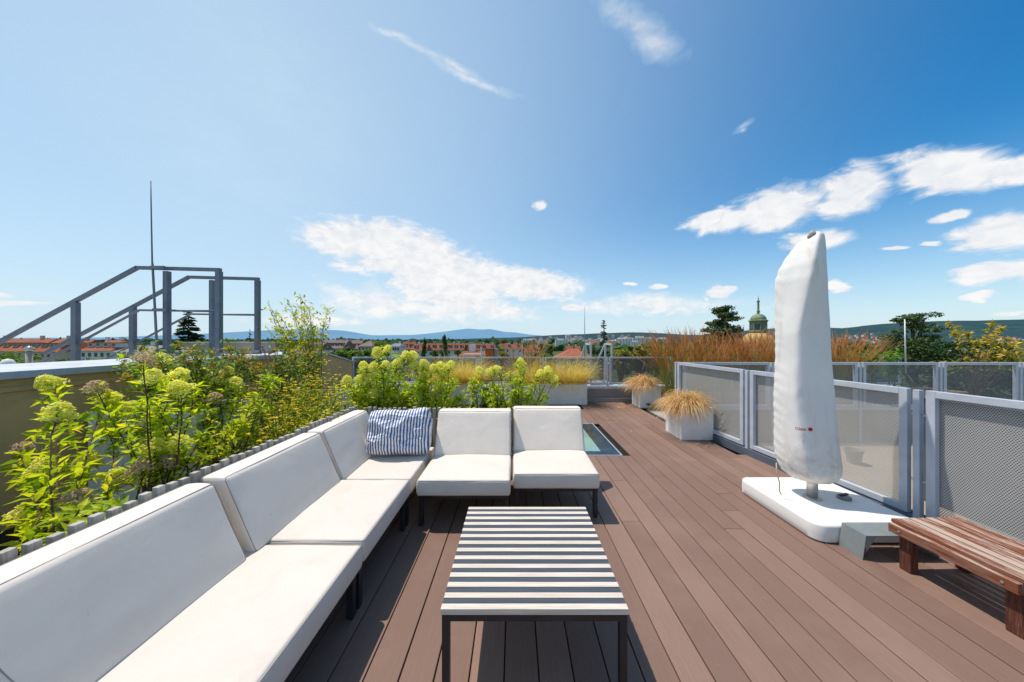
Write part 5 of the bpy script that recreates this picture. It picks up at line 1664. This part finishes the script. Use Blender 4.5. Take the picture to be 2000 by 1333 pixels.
for k, (px, pt, Y, rp, mt, lab) in enumerate([
        (1212, 676, 38, 24, 'tree_c', 'olive yellow tree beside the small far stair'),
        (1250, 672, 40, 24, 'tree_c', 'olive yellow tree in the middle of the far railing trees'),
        (1282, 674, 42, 22, 'tree_c', 'olive yellow tree next to the reddish reed grass'),
        (1066, 685, 55, 13, 'tree_b', 'light green round tree by the red pyramid roof'),
        (1050, 690, 55, 10, 'tree_a', 'dark green bush tree behind the light green round tree'),
        (1078, 674, 160, 8, 'tree_a', 'mid green tree above the light green round tree'),
        (1057, 671, 150, 5, 'tree_a', 'narrow dark tree beside the mid green tree'),
        (742, 663, 190, 19, 'tree_b', 'light green domed tree between brown and red roofs'),
        (678, 676, 95, 13, 'tree_a', 'dark round tree in front of the brown roofs'),
        (668, 683, 52, 15, 'tree_b', 'bright green tree top beside the sloping wall coping'),
        (695, 682, 50, 17, 'tree_b', 'bright green tree top above the first railing panel'),
        (720, 681, 52, 17, 'tree_b', 'bright green tree top behind the lime flower heads'),
        (648, 686, 50, 12, 'tree_b', 'bright green tree top just over the ochre wall end'),
        (800, 683, 80, 7, 'tree_a', 'small dark tree in front of the first red roof'),
        (848, 685, 85, 7, 'tree_a', 'small dark tree between the two poplars'),
        (914, 679, 110, 13, 'tree_a', 'round green tree above the low dark red roof'),
        (895, 684, 100, 6, 'tree_a', 'small bush tree beside the taller poplar'),
        (8, 684, 62, 34, 'tree_b', 'green tree crown at the picture edge below the long red roof'),
        (52, 685, 60, 30, 'tree_b', 'green tree crown behind the vent pipe'),
        (130, 690, 60, 26, 'tree_a', 'green tree crown below the red roofs between the stair rails'),
        (185, 690, 58, 28, 'tree_b', 'green tree crown below the red hipped roof'),
        (212, 665, 120, 14, 'tree_a', 'dark tree rising behind the red hipped roof'),
        (236, 668, 125, 12, 'tree_a', 'dark tree behind the low grey roof'),
        (450, 660, 95, 14, 'tree_b', 'green tree beside the last stair post'),
        (426, 668, 80, 14, 'tree_a', 'dark green tree behind the last stair posts'),
        (300, 672, 90, 18, 'tree_a', 'dark green tree behind the lightning rod foot'),
        (980, 686, 70, 12, 'tree_b', 'light green tree behind the sparse reddish grass'),
        (1320, 682, 45, 24, 'tree_c', 'olive tree behind the corner reed grass'),
        (1560, 672, 45, 60, 'tree_a', 'dark green tree behind the parasol'),
        (1668, 682, 42, 40, 'tree_a', 'dark green tree behind the fresh shoots'),
        (1500, 676, 50, 40, 'tree_a', 'dark green tree below the gilt dome'),
        (1990, 678, 40, 40, 'tree_a', 'dark green tree behind the end of the orange shrub')]):
    rr = rp / FPX * Y
    tree(lab, px, pt, Y, rp, 'round', mt, 320 + k, TG, 'tree', 40, 80, max(.3, rr * .12), th=max(3.0, (at(px, pt, Y)[2] - GZ) - rr * (3.4 if Y < 65 else 2.0)))

# ---- garden trees between the houses
def garden_trees():
    g = np.random.default_rng(260)
    protos = []
    for k, mt in enumerate(('tree_a', 'tree_a', 'tree_b')):
        t = thing('tree', ['dark green garden tree among the town roofs', 'mid green garden tree among the town roofs', 'light green garden tree among the town roofs'][k], 'tree', (0, 0, GZ), 0, 'garden trees among the town roofs')
        tree_parts(t, 13.0, 4.2, mt, 400 + k, 30, 60, .75, 'round', trunk=.25, th=3.0)
        protos.append(t)
    n = 0
    for k in range(64):
        px = g.uniform(420, 1280) if k < 50 else g.uniform(-40, 340)
        y = g.uniform(120, 330); t = protos[k % 3] if k < 3 else dup(protos[k % 3])
        s_ = g.uniform(.62, 1.0) * (1.0 if y > 180 else .86)
        t.location = ((px - CX) / FPX * y, y, GZ); t.scale = (s_ * g.uniform(.9, 1.3), s_, s_); t.rotation_euler = (0, 0, g.uniform(0, 6.28))
garden_trees()

# ---- church cupola
def church():
    Y = 80.0; x, _, zd = at(1481, 666, Y)
    t = thing('church_tower', 'green copper church cupola with spire above a gilt dome', 'church', (x, Y, GZ))
    s = Y / FPX
    def zz(py): return CAMH - (py - CY) * s - GZ
    MB().lathe([(4.6, 0), (4.6, zz(672)), (4.9, zz(671.5)), (4.9, zz(670))], (0, 0, 0), 32).build('drum', M['render_cream'], t)
    d = MB(); r0 = 28 * s
    d.lathe([(r0 * math.cos(a) , zz(669.8) + (zz(648) - zz(669.8)) * math.sin(a)) for a in np.linspace(0, PI / 2 * .86, 14)], (0, 0, 0), 40)
    # raised seams of the dome
    for k in range(20):
        a = k * PI / 10
        d.tube([(r0 * 1.004 * math.cos(b) * math.cos(a), r0 * 1.004 * math.cos(b) * math.sin(a), zz(669.8) + (zz(648) - zz(669.8)) * math.sin(b)) for b in np.linspace(0, 1.3, 8)], .06, 4, cap=False)
    d.build('dome', M['gilt'], t, smooth=True)
    ln = MB(); w = 13.2 * s; r45 = PI / 8
    def octo(r, z): 
        a = np.arange(8) * PI / 4 + r45
        return np.stack([r * np.cos(a), r * np.sin(a), np.full(8, z)], 1)
    ln.rings([octo(w * 1.18, zz(649)), octo(w * 1.18, zz(646.5)), octo(w, zz(646)), octo(w, zz(630)), octo(w * 1.15, zz(629)), octo(w * 1.25, zz(626.5)), octo(w * 1.0, zz(625))])
    lo = ln.build('lantern', M['copper'], t)
    op = MB()
    for k in range(8):
        a = k * PI / 4
        c = np.array((math.cos(a), math.sin(a), 0)) * (w * .924 + .02); n = np.array((-math.sin(a), math.cos(a), 0)) * w * .27
        zA, zB = zz(645), zz(633)
        op.quad(c - n + (0, 0, zA), c + n + (0, 0, zA), c + n + (0, 0, zB), c - n + (0, 0, zB))
        bt = c * 1.06
    op.build('opening', M['window'], lo)
    bt = MB()
    for k in range(8):
        a = k * PI / 4 + r45
        bt.tube([(w * 1.03 * math.cos(a), w * 1.03 * math.sin(a), zz(646)), (w * 1.03 * math.cos(a), w * 1.03 * math.sin(a), zz(629))], .12, 6)
    bt.build('pilaster', M['copper'], lo)
    cp = MB(); r1 = w * .98
    cp.lathe([(r1 * math.cos(a), zz(625.2) + (zz(613.2) - zz(625.2)) * math.sin(a)) for a in np.linspace(0, PI / 2 * .95, 12)], (0, 0, 0), 28)
    cp.build('cupola', M['copper'], t, smooth=True)
    sp = MB()
    sp.lathe([(2.6 * s, zz(613.5)), (2.0 * s, zz(611)), (3.0 * s, zz(609)), (1.7 * s, zz(606)), (1.9 * s, zz(598)), (1.5 * s, zz(592)), (2.6 * s, zz(590)), (2.6 * s, zz(588.5)), (1.2 * s, zz(587)), (.5 * s, zz(582)), (.25 * s, zz(577))], (0, 0, 0), 14)
    sp.build('spire', M['copper'], t, smooth=True)
church()
# ================================================================= sky, sun, camera
SUN = Vector((-.40, .15, 1.0)).normalized()
ELEV = math.asin(SUN.z); AZ = math.atan2(SUN.x, SUN.y)      # azimuth measured from +Y towards +X
def make_world():
    w = bpy.data.worlds.new('World'); scene.world = w; w.use_nodes = True
    nt = w.node_tree; nt.nodes.clear(); h = NT(nt)
    out = h.n('ShaderNodeOutputWorld')
    sky = h.n('ShaderNodeTexSky', sky_type='NISHITA', sun_disc=False, sun_elevation=ELEV, sun_rotation=AZ, altitude=200, air_density=1.0, dust_density=SKY_DUST, ozone_density=SKY_OZONE)
    hs = h.n('ShaderNodeHueSaturation', ins={'Saturation': SKY_SAT, 'Value': 1.0, 'Color': sky.outputs[0], 'Hue': SKY_HUE})
    bg = h.n('ShaderNodeBackground', ins={'Color': hs.outputs[0], 'Strength': SKY_STR})
    d = co(h, 'Generated')
    s = h.n('ShaderNodeSeparateXYZ', ins={0: h.n('ShaderNodeVectorMath', operation='NORMALIZE', ins={0: d}).outputs[0]})
    az = h.math('ARCTAN2', s.outputs[0], s.outputs[1]); el = h.math('ARCSINE', s.outputs[2])
    base = h.n('ShaderNodeCombineXYZ', ins={0: az, 1: el}).outputs[0]
    def dirof(px, py):
        a = math.atan2(px - CX, FPX); return a, math.atan2(CY - py, math.hypot(FPX, px - CX))
    # cloud texture, streaked a little along the horizon
    n1 = h.n('ShaderNodeTexNoise', ins={'Vector': h.scalev(base, (1.0, 2.2, 1)), 'Scale': 8.0, 'Detail': 8, 'Roughness': .56, 'Distortion': .5})
    n2 = h.noise(h.scalev(base, (1.0, 1.7, 1)), 26, 6, .58, .6)
    warp = h.n('ShaderNodeVectorMath', operation='MULTIPLY_ADD', ins={0: n1.outputs['Color'], 1: (.10, .06, 0), 2: base})
    wv = h.n('ShaderNodeVectorMath', operation='SUBTRACT', ins={0: warp.outputs[0], 1: (.05, .03, 0)}).outputs[0]
    nz = h.math('ADD', h.math('MULTIPLY', n1.outputs['Fac'], .6), h.math('MULTIPLY', n2, .4))
    def blob(x0, y0, x1, y1, th, vec):
        a0, e0 = dirof(x0, y0); a1, e1 = dirof(x1, y1)
        L = math.hypot(a1 - a0, e1 - e0) / 2; ang = math.atan2(e1 - e0, a1 - a0)
        mx, my = (x0 + x1) / 2, (y0 + y1) / 2
        r2 = FPX ** 2 + (mx - CX) ** 2
        tr = th / 2 / math.sqrt(r2 + (CY - my) ** 2) * math.sqrt(r2) / math.sqrt(r2 + (CY - my) ** 2) * 1.0
        m = h.n('ShaderNodeMapping', vector_type='TEXTURE', ins={'Vector': vec, 'Location': ((a0 + a1) / 2, (e0 + e1) / 2, 0), 'Rotation': (0, 0, ang), 'Scale': (L, tr, 1)})
        ln = h.n('ShaderNodeVectorMath', operation='LENGTH', ins={0: m.outputs[0]}).outputs['Value']
        return h.math('SUBTRACT', 1.0, ln)
    def field(lst, vec):
        acc = None
        for b in lst:
            v = blob(*b, vec)
            acc = v if acc is None else h.math('MAXIMUM', acc, v)
        return acc
    dense = [(530, 440, 880, 490, 105), (600, 462, 960, 520, 135), (700, 510, 1040, 562, 140), (840, 540, 1170, 560, 84), (760, 560, 1000, 600, 60), (1320, 446, 1500, 420, 62), (1400, 432, 1640, 380, 110), (1560, 395, 1760, 350, 120), (1690, 350, 2040, 315, 105), (1880, 340, 2200, 290, 80),
             (1490, 480, 1690, 468, 50), (1810, 478, 2120, 440, 88), (1835, 540, 2120, 520, 56), (1800, 432, 1905, 412, 26), (1690, 495, 1770, 488, 14), (1840, 584, 1975, 574, 22), (1615, 560, 1672, 556, 34), (1355, 568, 1450, 563, 26), (1215, 556, 1245, 553, 12), (1262, 560, 1306, 556, 20),
             (1038, 403, 1070, 405, 30), (720, 602, 865, 598, 22), (860, 594, 925, 592, 16), (940, 608, 1030, 604, 20), (1080, 600, 1160, 598, 18), (1775, 480, 1830, 478, 14)]
    thin = [(700, 40, 840, 95, 26), (770, 68, 1056, 202, 30), (720, 48, 900, 128, 30), (830, 100, 960, 158, 26), (1150, 0, 1330, 70, 90), (1200, 30, 1360, 120, 95), (1425, 268, 1480, 232, 26), (1440, 262, 1462, 255, 14)]
    veil = [(250, -60, 760, 330, 420), (60, 120, 700, 420, 420), (560, 520, 1200, 620, 130), (620, 585, 1520, 600, 110), (1040, 596, 1520, 585, 50), (-120, 590, 520, 610, 130), (900, 560, 1330, 620, 120)]
    wt = h.n('ShaderNodeVectorMath', operation='MULTIPLY_ADD', ins={0: n1.outputs['Color'], 1: (.022, .03, 0), 2: h.n('ShaderNodeVectorMath', operation='SUBTRACT', ins={0: base, 1: (.011, .015, 0)}).outputs[0]}).outputs[0]
    soft = [(600, 590, 1150, 612, 64), (1040, 598, 1540, 588, 54), (1160, 604, 1500, 606, 30), (560, 575, 880, 600, 90), (-100, 572, 60, 585, 24), (-60, 600, 130, 598, 16), (1900, 615, 2100, 612, 14), (430, 622, 760, 626, 30)]
    fd = field(dense, wv); ft = field(thin, wt); fs = field(soft, wv); fv = field(veil, base)
    # dense: crisp edged cumulus sheet
    dn = h.math('ADD', h.math('MULTIPLY', fd, 1.15), h.math('MULTIPLY', h.math('SUBTRACT', nz, .5), 1.5))
    a1 = h.math('POWER', h.math('MINIMUM', h.math('MAXIMUM', h.rng(dn, .04, .52, 0, 1), 0.0), 1.0), 1.25)
    a1 = h.math('MULTIPLY', a1, .96)
    tn = h.math('ADD', ft, h.math('MULTIPLY', h.math('SUBTRACT', nz, .5), 1.5))
    a2 = h.rng(tn, .1, 1.0, 0, .5)
    a3 = h.math('MULTIPLY', h.math('SMOOTH_MIN', h.rng(fv, 0, .9, 0, 1), 1.0, .2), h.rng(nz, .36, .62, .10, .34))
    sn = h.math('ADD', fs, h.math('MULTIPLY', h.math('SUBTRACT', nz, .5), 1.8))
    a7 = h.rng(sn, -.1, .9, 0, .66)
    # humid haze towards the horizon and sunward side
    hz = h.math('POWER', h.math('SUBTRACT', 1.0, h.math('MINIMUM', h.math('MAXIMUM', h.math('DIVIDE', el, .42), 0.0), 1.0)), 2.0)
    a4 = h.math('MULTIPLY', hz, HAZE)
    sunny = h.n('ShaderNodeVectorMath', operation='DOT_PRODUCT', ins={0: h.n('ShaderNodeVectorMath', operation='NORMALIZE', ins={0: d}).outputs[0], 1: tuple(Vector((-.62, .62, .40)).normalized())}).outputs['Value']
    a5 = h.math('MULTIPLY', h.math('POWER', h.math('MAXIMUM', h.rng(sunny, -.1, 1, 0, 1), 0.0), 1.6), GLOW)
    inv = None
    a6 = h.math('MULTIPLY', h.rng(s.outputs[1], -.05, -.55, 0, 1), h.rng(nz, .35, .65, .25, .6))     # unseen cloud added behind the viewer to brighten and whiten the fill light
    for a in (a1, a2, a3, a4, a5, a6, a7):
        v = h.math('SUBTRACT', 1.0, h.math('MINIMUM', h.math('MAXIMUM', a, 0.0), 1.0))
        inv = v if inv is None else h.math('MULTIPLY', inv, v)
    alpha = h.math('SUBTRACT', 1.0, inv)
    body = h.math('SUBTRACT', fd, .15)
    shade = h.ramp(h.math('ADD', h.math('MULTIPLY', n2, .6), h.math('MULTIPLY', n1.outputs['Fac'], .4)), [(.36, (.80, .83, .88)), (.58, (.985, .98, .975))])
    white = h.mix(h.math('MINIMUM', h.math('MAXIMUM', h.rng(h.math('MAXIMUM', a1, h.math('MAXIMUM', a7, a2)), .15, .6, 0, 1), 0.0), 1.0), HAZE_COL, shade)
    cb = h.n('ShaderNodeBackground', ins={'Color': white, 'Strength': CLOUD_STR})
    mx = h.n('ShaderNodeMixShader', ins={0: alpha})
    nt.links.new(bg.outputs[0], mx.inputs[1]); nt.links.new(cb.outputs[0], mx.inputs[2])
    nt.links.new(mx.outputs[0], out.inputs[0])
SKY_DUST, SKY_OZONE, SKY_SAT, SKY_HUE, SKY_STR = .45, 2.0, 1.46, .494, .152
HAZE, GLOW, HAZE_COL, CLOUD_STR = .90, .72, (.64, .815, .935), .98
make_world()

sun = bpy.data.lights.new('Sun', 'SUN'); sun.energy = 4.7; sun.angle = R(.53); sun.color = (1.0, .925, .82)
so = bpy.data.objects.new('Sun', sun); COL.objects.link(so)
so.rotation_euler = SUN.to_track_quat('Z', 'Y').to_euler()
so.location = (-8, 5, 20)

cam = bpy.data.cameras.new('Camera'); cam.sensor_fit = 'HORIZONTAL'; cam.sensor_width = 36.0
cam.lens = 36.0 * FPX / 2000.0
cam.shift_x = -5.0 / 2000; cam.shift_y = -2.5 / 2000
cam.clip_start = .05; cam.clip_end = 80000
cob = bpy.data.objects.new('Camera', cam); COL.objects.link(cob)
cob.location = (0, 0, CAMH); cob.rotation_euler = (PI / 2, 0, 0)
scene.camera = cob
scene.view_settings.view_transform = 'Standard'; scene.view_settings.look = 'None'
scene.view_settings.exposure = 0; scene.view_settings.gamma = 1
scene.render.engine = 'CYCLES'
scene.cycles.use_denoising = True
scene.world.cycles.sampling_method = 'NONE'
scene.cycles.max_bounces = 8; scene.cycles.transparent_max_bounces = 16
scene.cycles.sample_clamp_indirect = 6
